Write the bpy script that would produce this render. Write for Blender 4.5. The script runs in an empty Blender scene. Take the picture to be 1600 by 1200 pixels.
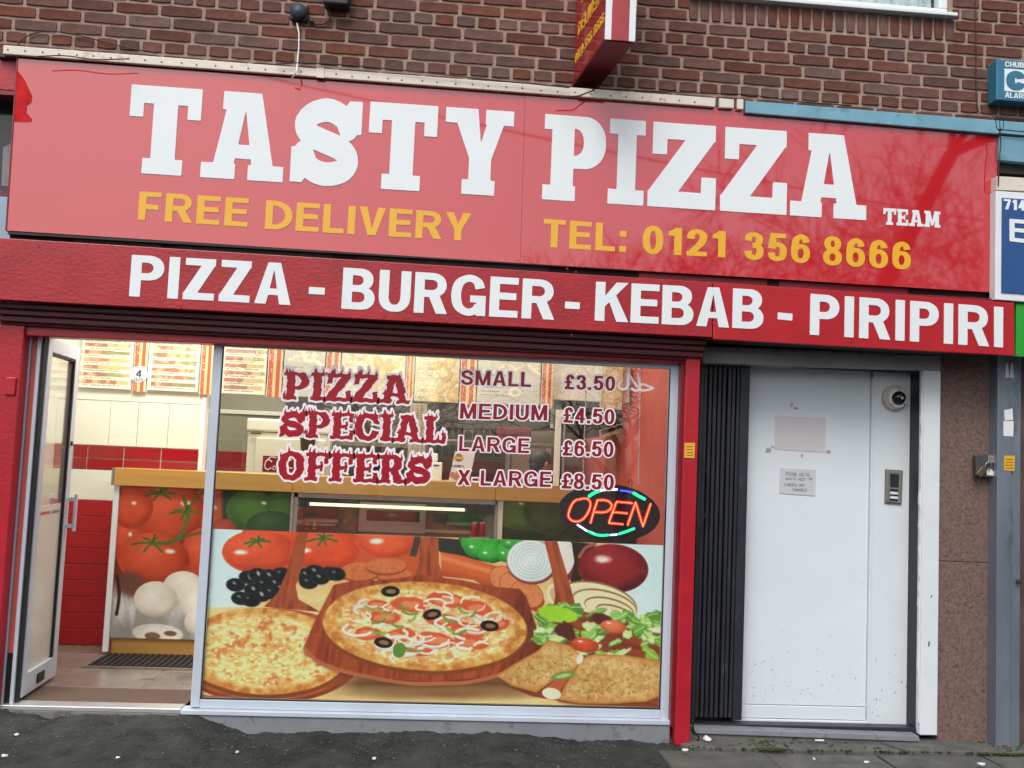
import bpy, bmesh, math, random
import numpy as np
from mathutils import Vector, Matrix
random.seed(7); rng = np.random.default_rng(7)
S = bpy.context.scene
C = S.collection

# ------------------------------------------------------------------ camera, sky, sun, exposure
CAMPOS = np.array([0.0, -5.5, 1.5]); F = 1600.0
R = np.array([[0.99532363, -0.0424904, -0.08674923],
              [0.04900201, 0.99602626, 0.07436728],
              [0.08324461, -0.0782704, 0.99345059]])
# rows of R give image right, image down, view axis in (X, -Z, Y)
def wv(v): return Vector((v[0], v[2], -v[1]))
cam = bpy.data.cameras.new('camera'); camo = bpy.data.objects.new('camera', cam); C.objects.link(camo)
right, down, fwd = wv(R[0]), wv(R[1]), wv(R[2])
M = Matrix((right, -down, -fwd)).transposed().to_4x4(); M.translation = Vector(CAMPOS)
camo.matrix_world = M
cam.sensor_width = 36; cam.lens = 36 * F / 1600; cam.clip_end = 500; cam.clip_start = .05
S.camera = camo
W = bpy.data.worlds.new('World'); S.world = W; W.use_nodes = True
nt = W.node_tree; bg = nt.nodes['Background']
sky = nt.nodes.new('ShaderNodeTexSky'); sky.sky_type = 'NISHITA'; sky.sun_disc = False
SUN_EL, SUN_AZ = math.radians(48), math.radians(200)
sky.sun_elevation = SUN_EL; sky.sun_rotation = SUN_AZ; sky.air_density = 1.0; sky.dust_density = 3.5; sky.ozone_density = .6
hs = nt.nodes.new('ShaderNodeHueSaturation'); hs.inputs['Saturation'].default_value = .55
nt.links.new(sky.outputs[0], hs.inputs['Color']); nt.links.new(hs.outputs[0], bg.inputs[0])
bg.inputs[1].default_value = .15
sl = bpy.data.lights.new('sun', 'SUN'); sl.energy = 1.1; sl.angle = math.radians(25); sl.color = (1, .96, .9)
so = bpy.data.objects.new('sun', sl); C.objects.link(so)
sd = Vector((math.sin(SUN_AZ) * math.cos(SUN_EL), math.cos(SUN_AZ) * math.cos(SUN_EL), math.sin(SUN_EL)))
so.rotation_euler = sd.to_track_quat('Z', 'Y').to_euler()
S.view_settings.view_transform = 'Standard'; S.view_settings.look = 'None'; S.view_settings.gamma = 1
S.view_settings.use_curve_mapping = False; S.view_settings.exposure = 0.2
S.render.engine = 'CYCLES'; S.cycles.max_bounces = 8; S.cycles.transparent_max_bounces = 16
S.cycles.use_denoising = True

# ------------------------------------------------------------------ measuring: photo point -> point on an upright plane y = Y
def P(x, y, Y=0.0):
    d = R.T @ np.array([x - 800.0, y - 600.0, F]); t = (Y - CAMPOS[1]) / d[2]
    return Vector((t * d[0], Y, 1.5 - t * d[1]))
def G(x, y, Z=0.1):
    d = R.T @ np.array([x - 800.0, y - 600.0, F]); t = (1.5 - Z) / d[1]
    return Vector((t * d[0], -5.5 + t * d[2], Z))
def project(X, Y, Z):
    q = np.stack([X, 1.5 - Z, Y + 5.5]); c = np.tensordot(R, q, 1)
    return 800 + F * c[0] / c[2], 600 + F * c[1] / c[2]

# ------------------------------------------------------------------ objects
def root_of(o):
    while o.parent: o = o.parent
    return o
def put(name, me, mat=None, parent=None, bevel=0, smooth=False):
    o = bpy.data.objects.new(name, me); C.objects.link(o)
    if mat is not None:
        if isinstance(mat, (list, tuple)):
            for m in mat: me.materials.append(m)
        elif not len(me.materials): me.materials.append(mat)
    if parent is not None:
        o.parent = parent
        if parent.parent is None: o.location = -Vector(parent.location)
    if bevel:
        b = o.modifiers.new('bevel', 'BEVEL'); b.width = bevel; b.segments = 2; b.limit_method = 'ANGLE'; b.angle_limit = math.radians(40)
    if smooth:
        for p in me.polygons: p.use_smooth = True
    return o
def tag(o, label=None, cat=None, group=None, kind=None):
    if label: o['label'] = label
    if cat: o['category'] = cat
    if group: o['group'] = group
    if kind: o['kind'] = kind
    return o
def thing(name, label, cat, loc=(0, 0, 0), group=None):
    o = bpy.data.objects.new(name, None); C.objects.link(o); o.location = loc; o.empty_display_size = .1
    return tag(o, label, cat, group, 'thing')
class MB:
    def __init__(s): s.v = []; s.f = []; s.mi = []
    def add(s, vs, fs, mi=0):
        n = len(s.v); s.v += [tuple(v) for v in vs]; s.f += [tuple(n + i for i in f) for f in fs]; s.mi += [mi] * len(fs); return s
    def box(s, x0, x1, y0, y1, z0, z1, mi=0):
        return s.add([(x0,y0,z0),(x1,y0,z0),(x1,y1,z0),(x0,y1,z0),(x0,y0,z1),(x1,y0,z1),(x1,y1,z1),(x0,y1,z1)],
                     [(0,3,2,1),(4,5,6,7),(0,1,5,4),(1,2,6,5),(2,3,7,6),(3,0,4,7)], mi)
    def slab(s, pts, y0, y1, mi=0):           # upright outline (X, Z) clockwise or not, between two depths
        n = len(pts); a = sum(pts[i][0]*pts[(i+1)%n][1]-pts[(i+1)%n][0]*pts[i][1] for i in range(n))
        if a < 0: pts = pts[::-1]
        vs = [(p[0], y0, p[1]) for p in pts] + [(p[0], y1, p[1]) for p in pts]
        fs = [tuple(range(n)), tuple(range(2*n-1, n-1, -1))] + [(i, i+n, (i+1)%n+n, (i+1)%n) for i in range(n)]
        return s.add(vs, fs, mi)
    def flatslab(s, pts, z0, z1, mi=0):
        n = len(pts); a = sum(pts[i][0]*pts[(i+1)%n][1]-pts[(i+1)%n][0]*pts[i][1] for i in range(n))
        if a < 0: pts = pts[::-1]
        vs = [(p[0], p[1], z1) for p in pts] + [(p[0], p[1], z0) for p in pts]
        fs = [tuple(range(n)), tuple(range(2*n-1, n-1, -1))] + [(i, i+n, (i+1)%n+n, (i+1)%n) for i in range(n)]
        return s.add(vs, fs, mi)
    def tube(s, pts, r, n=6, mi=0, cap=True):
        pts = [Vector(p) for p in pts]; rs = r if isinstance(r, (list, tuple)) else [r]*len(pts); b = len(s.v)
        up = Vector((0.13, 0.31, 0.94)).normalized()
        for i, p in enumerate(pts):
            d = (pts[min(i+1, len(pts)-1)] - pts[max(i-1, 0)]).normalized()
            u = d.cross(up)
            if u.length < .05: u = d.cross(Vector((1, 0, 0)))
            u.normalize(); w = d.cross(u)
            for k in range(n):
                a = 2*math.pi*k/n; s.v.append(tuple(p + (u*math.cos(a) + w*math.sin(a))*rs[i]))
        for i in range(len(pts)-1):
            for k in range(n):
                s.f.append((b+i*n+k, b+i*n+(k+1)%n, b+(i+1)*n+(k+1)%n, b+(i+1)*n+k)); s.mi.append(mi)
        if cap:
            s.f.append(tuple(b+k for k in range(n-1, -1, -1))); s.mi.append(mi)
            e = b+(len(pts)-1)*n; s.f.append(tuple(e+k for k in range(n))); s.mi.append(mi)
        return s
    def ball(s, c, r, nu=12, nv=8, mi=0):
        rx, ry, rz = r if isinstance(r, (tuple, list)) else (r, r, r); b = len(s.v)
        for j in range(nv+1):
            t = math.pi*j/nv
            for i in range(nu):
                a = 2*math.pi*i/nu
                s.v.append((c[0]+rx*math.sin(t)*math.cos(a), c[1]+ry*math.sin(t)*math.sin(a), c[2]+rz*math.cos(t)))
        for j in range(nv):
            for i in range(nu):
                s.f.append((b+j*nu+i, b+(j+1)*nu+i, b+(j+1)*nu+(i+1)%nu, b+j*nu+(i+1)%nu)); s.mi.append(mi)
        return s
    def lathe(s, c, prof, axis, n=24, mi=0):   # prof: (radius, distance along axis)
        ax = Vector(axis).normalized(); u = ax.orthogonal().normalized(); w = ax.cross(u); b = len(s.v); c = Vector(c)
        for (r, d) in prof:
            for k in range(n):
                a = 2*math.pi*k/n; s.v.append(tuple(c + ax*d + (u*math.cos(a)+w*math.sin(a))*max(r, 1e-5)))
        for j in range(len(prof)-1):
            for k in range(n):
                s.f.append((b+j*n+k, b+j*n+(k+1)%n, b+(j+1)*n+(k+1)%n, b+(j+1)*n+k)); s.mi.append(mi)
        return s
    def mesh(s, name):
        me = bpy.data.meshes.new(name); me.from_pydata(s.v, [], s.f); me.update()
        if any(s.mi): me.polygons.foreach_set('material_index', s.mi)
        return me
    def put(s, name, mat=None, parent=None, bevel=0, smooth=False):
        return put(name, s.mesh(name), mat, parent, bevel, smooth)
def quad(pp, Y): return [(P(a, b, Y).x, P(a, b, Y).z) for a, b in pp]     # photo outline -> (X, Z) on plane Y
def board(pp, y0, y1): return MB().slab(quad(pp, y0), y0, y1)
def box(*a): return MB().box(*a)

# ------------------------------------------------------------------ materials
def lin(c):
    return tuple(((v/255)/12.92 if v/255 <= .04045 else ((v/255+.055)/1.055)**2.4) for v in c)
def mat(name, rgb, rough=.5, metal=0, var=.12, vs=6, bump=0, bs=60, spec=.5, ior=1.5, dirt=None, dirt_s=3, dirt_t=.6, rand=0, emit=0, coat=0, stretch=(1,1,1), rgb2=None, bdist=.004):
    m = bpy.data.materials.new(name); m.use_nodes = True; n = m.node_tree; b = n.nodes['Principled BSDF']
    col = lin(rgb); L = n.links.new
    tc = n.nodes.new('ShaderNodeTexCoord'); mp = n.nodes.new('ShaderNodeMapping'); L(tc.outputs['Object'], mp.inputs[0]); mp.inputs['Scale'].default_value = stretch
    no = n.nodes.new('ShaderNodeTexNoise'); no.inputs['Scale'].default_value = vs; no.inputs['Detail'].default_value = 6; L(mp.outputs[0], no.inputs['Vector'])
    mx = n.nodes.new('ShaderNodeMix'); mx.data_type = 'RGBA'
    c2 = lin(rgb2) if rgb2 else col
    mx.inputs[6].default_value = (*[c*(1-var) for c in col], 1); mx.inputs[7].default_value = (*[min(1, c*(1+var)) for c in c2], 1)
    mr = n.nodes.new('ShaderNodeMapRange'); mr.inputs[1].default_value = .3; mr.inputs[2].default_value = .7; L(no.outputs[0], mr.inputs[0]); L(mr.outputs[0], mx.inputs[0])
    out = mx.outputs[2]
    if rand:
        oi = n.nodes.new('ShaderNodeObjectInfo'); h = n.nodes.new('ShaderNodeHueSaturation')
        r2 = n.nodes.new('ShaderNodeMapRange'); r2.inputs[3].default_value = 1-rand; r2.inputs[4].default_value = 1+rand; L(oi.outputs['Random'], r2.inputs[0]); L(r2.outputs[0], h.inputs['Value'])
        mu = n.nodes.new('ShaderNodeMath'); mu.operation = 'MULTIPLY'; mu.inputs[1].default_value = 7.31; L(oi.outputs['Random'], mu.inputs[0])
        fr = n.nodes.new('ShaderNodeMath'); fr.operation = 'FRACT'; L(mu.outputs[0], fr.inputs[0])
        r3 = n.nodes.new('ShaderNodeMapRange'); r3.inputs[3].default_value = max(.7, 1-rand*1.2); r3.inputs[4].default_value = min(1.15, 1+rand); L(fr.outputs[0], r3.inputs[0]); L(r3.outputs[0], h.inputs['Saturation'])
        L(out, h.inputs['Color']); out = h.outputs[0]
    if dirt:
        n2 = n.nodes.new('ShaderNodeTexNoise'); n2.inputs['Scale'].default_value = dirt_s; n2.inputs['Detail'].default_value = 9; n2.inputs['Roughness'].default_value = .7; L(mp.outputs[0], n2.inputs['Vector'])
        r = n.nodes.new('ShaderNodeMapRange'); r.inputs[1].default_value = dirt_t; r.inputs[2].default_value = dirt_t+.12; L(n2.outputs[0], r.inputs[0])
        m2 = n.nodes.new('ShaderNodeMix'); m2.data_type = 'RGBA'; L(r.outputs[0], m2.inputs[0]); L(out, m2.inputs[6]); m2.inputs[7].default_value = (*lin(dirt), 1); out = m2.outputs[2]
    L(out, b.inputs['Base Color'])
    b.inputs['Roughness'].default_value = rough; b.inputs['Metallic'].default_value = metal; b.inputs['IOR'].default_value = ior
    b.inputs['Specular IOR Level'].default_value = spec; b.inputs['Coat Weight'].default_value = coat
    if bump:
        n3 = n.nodes.new('ShaderNodeTexNoise'); n3.inputs['Scale'].default_value = bs; n3.inputs['Detail'].default_value = 5; L(mp.outputs[0], n3.inputs['Vector'])
        bp = n.nodes.new('ShaderNodeBump'); bp.inputs['Strength'].default_value = bump; bp.inputs['Distance'].default_value = bdist; L(n3.outputs[0], bp.inputs['Height']); L(bp.outputs[0], b.inputs['Normal'])
    if emit:
        b.inputs['Emission Color'].default_value = (*col, 1); b.inputs['Emission Strength'].default_value = emit
    return m
def image_mat(name, arr, rough=.35, spec=.4):
    h, w, _ = arr.shape; im = bpy.data.images.new(name, w, h); a = np.ones((h, w, 4), np.float32); a[..., :3] = np.clip(arr, 0, 1)[::-1]
    im.pixels.foreach_set(a.ravel()); im.update(); im.pack()
    m = bpy.data.materials.new(name); m.use_nodes = True; n = m.node_tree; b = n.nodes['Principled BSDF']
    t = n.nodes.new('ShaderNodeTexImage'); t.image = im; t.extension = 'EXTEND'
    n.links.new(t.outputs[0], b.inputs['Base Color']); b.inputs['Roughness'].default_value = rough; b.inputs['Specular IOR Level'].default_value = spec
    return m
def glass_mat(name, tint=(.97, .985, .98), haze=0.0, gain=1.0):
    m = bpy.data.materials.new(name); m.use_nodes = True; n = m.node_tree; n.nodes.clear(); L = n.links.new
    o = n.nodes.new('ShaderNodeOutputMaterial'); tr = n.nodes.new('ShaderNodeBsdfTransparent'); tr.inputs[0].default_value = (*tint, 1)
    gl = n.nodes.new('ShaderNodeBsdfGlossy'); gl.inputs['Roughness'].default_value = 0.0
    no = n.nodes.new('ShaderNodeTexNoise'); no.inputs['Scale'].default_value = 1.3; no.inputs['Detail'].default_value = 1
    tc = n.nodes.new('ShaderNodeTexCoord'); L(tc.outputs['Object'], no.inputs['Vector'])
    bp = n.nodes.new('ShaderNodeBump'); bp.inputs['Strength'].default_value = .06; bp.inputs['Distance'].default_value = .01; L(no.outputs[0], bp.inputs['Height']); L(bp.outputs[0], gl.inputs['Normal'])
    ge = n.nodes.new('ShaderNodeNewGeometry'); dt = n.nodes.new('ShaderNodeVectorMath'); dt.operation = 'DOT_PRODUCT'; L(ge.outputs['Normal'], dt.inputs[0]); L(ge.outputs['Incoming'], dt.inputs[1])
    ab = n.nodes.new('ShaderNodeMath'); ab.operation = 'ABSOLUTE'; L(dt.outputs['Value'], ab.inputs[0])
    su = n.nodes.new('ShaderNodeMath'); su.operation = 'SUBTRACT'; su.inputs[0].default_value = 1; L(ab.outputs[0], su.inputs[1])
    pw = n.nodes.new('ShaderNodeMath'); pw.operation = 'POWER'; pw.inputs[1].default_value = 5; L(su.outputs[0], pw.inputs[0])
    ma = n.nodes.new('ShaderNodeMath'); ma.operation = 'MULTIPLY_ADD'; ma.inputs[1].default_value = .9; ma.inputs[2].default_value = .045*gain; L(pw.outputs[0], ma.inputs[0])
    mx = n.nodes.new('ShaderNodeMixShader'); L(ma.outputs[0], mx.inputs[0]); L(tr.outputs[0], mx.inputs[1]); L(gl.outputs[0], mx.inputs[2]); last = mx
    if haze:
        df = n.nodes.new('ShaderNodeBsdfDiffuse'); df.inputs[0].default_value = (.75, .74, .68, 1)
        m3 = n.nodes.new('ShaderNodeMixShader'); m3.inputs[0].default_value = haze; L(mx.outputs[0], m3.inputs[1]); L(df.outputs[0], m3.inputs[2]); last = m3
    L(last.outputs[0], o.inputs[0]); return m
K = {}
K['brick'] = mat('brick clay', (94, 57, 50), .9, var=.25, vs=14, bump=.7, bs=90, rand=.25, rgb2=(104, 66, 55), dirt=(64, 48, 50), dirt_s=9, dirt_t=.6)
K['mortar'] = mat('mortar', (160, 138, 124), .95, var=.16, vs=20, bump=.9, bs=120)
K['sign_red'] = mat('red acrylic', (194, 36, 44), .03, var=.03, vs=1.2, bump=.03, bs=1.1, ior=1.72, coat=1, bdist=.02)
K['white_vinyl'] = mat('white vinyl', (228, 236, 240), .18, var=.02, ior=1.5)
K['yellow_vinyl'] = mat('yellow vinyl', (232, 178, 50), .18, var=.03)
K['board_red'] = mat('red brushed paint', (165, 34, 44), .3, var=.14, vs=4, bump=.45, bs=40, ior=1.5, stretch=(1, 1, 1.5), dirt=(146, 26, 38), dirt_s=3, dirt_t=.56, bdist=.004)
K['post_red'] = mat('red gloss paint', (172, 28, 44), .35, var=.12, vs=9, bump=.4, bs=45, dirt=(196, 70, 76), dirt_s=30, dirt_t=.72)
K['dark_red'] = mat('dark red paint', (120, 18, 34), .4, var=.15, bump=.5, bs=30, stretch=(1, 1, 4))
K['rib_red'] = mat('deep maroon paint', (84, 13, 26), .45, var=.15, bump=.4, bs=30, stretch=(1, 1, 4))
K['bright_red'] = mat('reflection patch red', (196, 40, 44), .75, spec=.1, var=.22, vs=22)  # matte red for the reflection painted onto the main sign
K['white_trunk'] = mat('weathered white plastic', (222, 214, 202), .5, var=.06, bump=.2, dirt=(178, 150, 128), dirt_s=6, dirt_t=.54)
K['teal'] = mat('teal paint', (112, 164, 184), .5, var=.12, bump=.2, dirt=(80, 118, 132), dirt_s=5, dirt_t=.56)
K['teal_box'] = mat('teal plastic', (48, 118, 146), .4, var=.05)
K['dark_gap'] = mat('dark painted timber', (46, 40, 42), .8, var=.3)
K['black'] = mat('black rubber', (22, 24, 28), .5, var=.2)
K['gate_black'] = mat('black gate steel', (36, 40, 48), .45, var=.25, vs=20, dirt=(74, 78, 84), dirt_s=14, dirt_t=.6, stretch=(1, 1, .3))
K['alu'] = mat('satin aluminium', (192, 202, 216), .42, metal=.08, var=.06, dirt=(132, 136, 142), dirt_s=9, dirt_t=.68, stretch=(1, 1, .25))
K['alu_grey'] = mat('grey painted sill', (126, 131, 138), .6, var=.12, bump=.4, dirt=(84, 86, 86), dirt_s=9, dirt_t=.55)
K['white_pvc'] = mat('white plastic window frame', (226, 232, 236), .35, var=.02)
K['door_white'] = mat('white painted door', (216, 225, 231), .42, var=.04, vs=2, bump=.1, bs=30, dirt=(184, 190, 196), dirt_s=11, dirt_t=.66)
K['jamb_white'] = mat('white painted timber', (216, 224, 230), .5, var=.03, bump=.15, dirt=(140, 140, 140), dirt_s=16, dirt_t=.74)
K['lintel'] = mat('grey white render', (150, 148, 152), .7, var=.12, bump=.4, dirt=(98, 92, 96), dirt_s=8, dirt_t=.6)
K['granite'] = mat('brown speckled stone', (116, 92, 86), .6, var=.35, vs=70, bump=.5, bs=80, dirt=(66, 52, 52), dirt_s=45, dirt_t=.56)
K['galv'] = mat('galvanised steel', (128, 140, 152), .42, metal=.5, var=.18, vs=7, dirt=(92, 98, 106), dirt_s=5, dirt_t=.58, stretch=(1, 1, .3))
K['steel_brown'] = mat('weathered strip', (128, 118, 112), .5, metal=.2, var=.2, stretch=(1, 1, .2))
K['asphalt'] = mat('asphalt', (33, 37, 35), .88, var=.5, vs=7, bump=1, bs=110, dirt=(66, 70, 67), dirt_s=90, dirt_t=.6, rgb2=(48, 53, 50), bdist=.016)
K['slab'] = mat('paving stone', (92, 92, 88), .85, var=.25, vs=9, bump=.7, bs=120, dirt=(56, 64, 50), dirt_s=4, dirt_t=.55, rand=.1)
K['concrete'] = mat('concrete', (112, 110, 104), .9, var=.2, bump=.8, bs=70, dirt=(60, 60, 56), dirt_s=6, dirt_t=.55)
K['moss'] = mat('moss', (52, 64, 34), .95, var=.4, vs=40, bump=1, bs=90)
K['paper'] = mat('white paper', (222, 222, 224), .8, var=.03)
K['paper_grey'] = mat('grey paper', (196, 200, 206), .8, var=.05)
K['paper_blank'] = mat('faded blank paper', (206, 202, 206), .8, var=.03)
K['ink'] = mat('black ink', (34, 38, 46), .8, var=.1)
K['tape_grey'] = mat('grey tape residue', (160, 162, 166), .8, var=.3, vs=60)
K['sticker'] = mat('yellow sticker', (222, 172, 48), .5, var=.08)
K['sticker_ink'] = mat('brown sticker print', (150, 104, 30), .6)
K['steel'] = mat('stainless steel', (178, 178, 172), .3, metal=.7, var=.1, stretch=(1, 1, .3))
K['blue_sign'] = mat('blue sign', (44, 84, 142), .3, var=.1, vs=3)
K['green_sign'] = mat('green sign', (40, 158, 48), .35, var=.04)
K['sign_frame'] = mat('white sign frame', (224, 232, 238), .3, var=.03)
# interior
K['wall_cream'] = mat('white wall panel', (230, 231, 216), .35, var=.03)
K['grout'] = mat('cream grout', (222, 204, 186), .6)
K['tile_red'] = mat('red glazed tile', (150, 18, 26), .3, var=.08, rand=.04)
K['plank_red'] = mat('red painted plank', (172, 18, 26), .4, var=.05)
K['oak'] = mat('oak laminate', (200, 152, 78), .4, var=.1, vs=4, stretch=(.4, 1, 6))
K['floor_tile'] = mat('grey brown floor tile', (124, 116, 108), .22, var=.2, vs=4, rand=.08, dirt=(92, 80, 74), dirt_s=3, dirt_t=.55)
K['mat_brown'] = mat('brown door matting', (92, 74, 64), .95, var=.3, vs=80, bump=1, bs=200)
K['mat_dark'] = mat('ribbed rubber mat', (46, 46, 46), .8, var=.2)
K['kitchen_wall'] = mat('kitchen wall panel', (150, 146, 126), .5, var=.05)
K['salmon'] = mat('salmon painted wall', (196, 92, 84), .5, var=.08)
K['ceiling'] = mat('ceiling tile', (226, 224, 210), .8)
K['fridge'] = mat('white enamel', (240, 238, 220), .25, var=.02)
K['dark_metal'] = mat('dark equipment metal', (62, 58, 56), .4, metal=.3, var=.3)
K['brown_glass'] = mat('brown display back', (118, 104, 88), .4, var=.25, vs=9)
K['tube'] = mat('tube light glow', (255, 240, 205), .5, emit=1.6)
K['panel_light'] = mat('ceiling light diffuser', (255, 246, 222), .5, emit=2.5)
K['crate_red'] = mat('red plastic', (150, 24, 30), .3, var=.1)
K['maroon'] = mat('maroon vinyl', (134, 12, 40), .3, var=.05)
K['gothic_red'] = mat('red vinyl', (158, 12, 34), .3, var=.06)
K['lilac_white'] = mat('pale outline vinyl', (242, 236, 242), .3, var=.02)
K['sign_black'] = mat('black sign plate', (44, 26, 34), .3, var=.1)
K['led_red'] = mat('red leds', (255, 150, 90), .4, emit=4)
K['led_halo'] = mat('red led glow tube', (235, 18, 14), .5, emit=1.1)
K['led_green'] = mat('green leds', (30, 230, 150), .4, emit=1.5)
K['led_white'] = mat('white leds', (225, 240, 255), .4, emit=3)
K['led_blue'] = mat('blue leds', (50, 80, 255), .4, emit=2.5)
K['skin'] = mat('skin', (176, 120, 92), .5, var=.08)
K['hair'] = mat('black hair', (20, 17, 17), .6, var=.3, bump=.6, bs=200)
K['jacket'] = mat('dark jacket', (30, 30, 36), .8, var=.2)
K['curtain'] = mat('net curtain', (196, 214, 218), .8, var=.1, vs=3, stretch=(12, 1, .3))
K['bark'] = mat('bark', (62, 56, 50), .9, var=.3)
K['glass'] = glass_mat('window glass', gain=1.9)
K['glass_door'] = glass_mat('door glass', haze=.10)
K['glass_frost'] = glass_mat('frosted door glass', haze=.55)

# ------------------------------------------------------------------ lettering engine: signed distance shapes -> outlines -> solids
def seg_sdf(px, py, poly):
    if isinstance(poly[0], str):
        q = catmull(poly[1], 6); d2 = np.full(px.shape, 1e9)
        for (x0, y0), (x1, y1) in zip(q[:-1], q[1:]):
            dx, dy = x1-x0, y1-y0; t = np.clip(((px-x0)*dx+(py-y0)*dy)/(dx*dx+dy*dy+1e-12), 0, 1); d2 = np.minimum(d2, (px-x0-t*dx)**2+(py-y0-t*dy)**2)
        return np.sqrt(d2)-poly[2]/2
    a = np.array(poly, float); b = np.roll(a, -1, 0); d2 = np.full(px.shape, 1e9); ins = np.zeros(px.shape, bool)
    for (x0, y0), (x1, y1) in zip(a, b):
        dx, dy = x1-x0, y1-y0; L2 = dx*dx+dy*dy
        if L2 < 1e-12: continue
        t = np.clip(((px-x0)*dx+(py-y0)*dy)/L2, 0, 1); d2 = np.minimum(d2, (px-x0-t*dx)**2+(py-y0-t*dy)**2)
        c = ((y0 > py) != (y1 > py)); 
        if dy != 0: ins ^= c & (px < x0+(py-y0)*dx/dy)
    d = np.sqrt(d2); return np.where(ins, -d, d)
def catmull(pts, n=6):
    p = [np.array(q, float) for q in pts]; p = [2*p[0]-p[1]] + p + [2*p[-1]-p[-2]]; out = []
    for i in range(1, len(p)-2):
        for k in range(n):
            t = k/n; out.append(.5*((2*p[i])+(-p[i-1]+p[i+1])*t+(2*p[i-1]-5*p[i]+4*p[i+1]-p[i+2])*t*t+(-p[i-1]+3*p[i]-3*p[i+1]+p[i+2])*t**3))
    out.append(p[-2]); return out
def stroke(pts, w, smooth=True, t=None):
    q = catmull(pts) if smooth else [np.array(a, float) for a in pts]; L, Rr = [], []; t = t or w
    for i, p in enumerate(q):
        d = q[min(i+1, len(q)-1)]-q[max(i-1, 0)]; d = d/(np.hypot(*d)+1e-9); nrm = np.array([-d[1], d[0]])
        off = nrm*np.array([w, t])/2; L.append(p+off); Rr.append(p-off)
    return [tuple(a) for a in L]+[tuple(a) for a in Rr[::-1]]
def ell(cx, cy, rx, ry, n=44, e=2.25, a0=0, a1=2*math.pi):
    o = []
    for i in range(n):
        a = a0+(a1-a0)*i/(n if a1-a0 > 6.2 else n-1); c, s = math.cos(a), math.sin(a)
        o.append((cx+rx*math.copysign(abs(c)**(2/e), c), cy+ry*math.copysign(abs(s)**(2/e), s)))
    return o
def bx(x0, y0, x1, y1): return [(x0, y0), (x1, y0), (x1, y1), (x0, y1)]
def dshape(x0, x1, y0, y1, k=.45):    # straight left side, round right side
    ry = (y1-y0)/2; rx = min(x1-x0, ry*1.15)
    return [(x0, y0)]+ell(x1-rx, (y0+y1)/2, rx, ry, 22, 2.2, -math.pi/2, math.pi/2)+[(x0, y1)]
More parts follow.
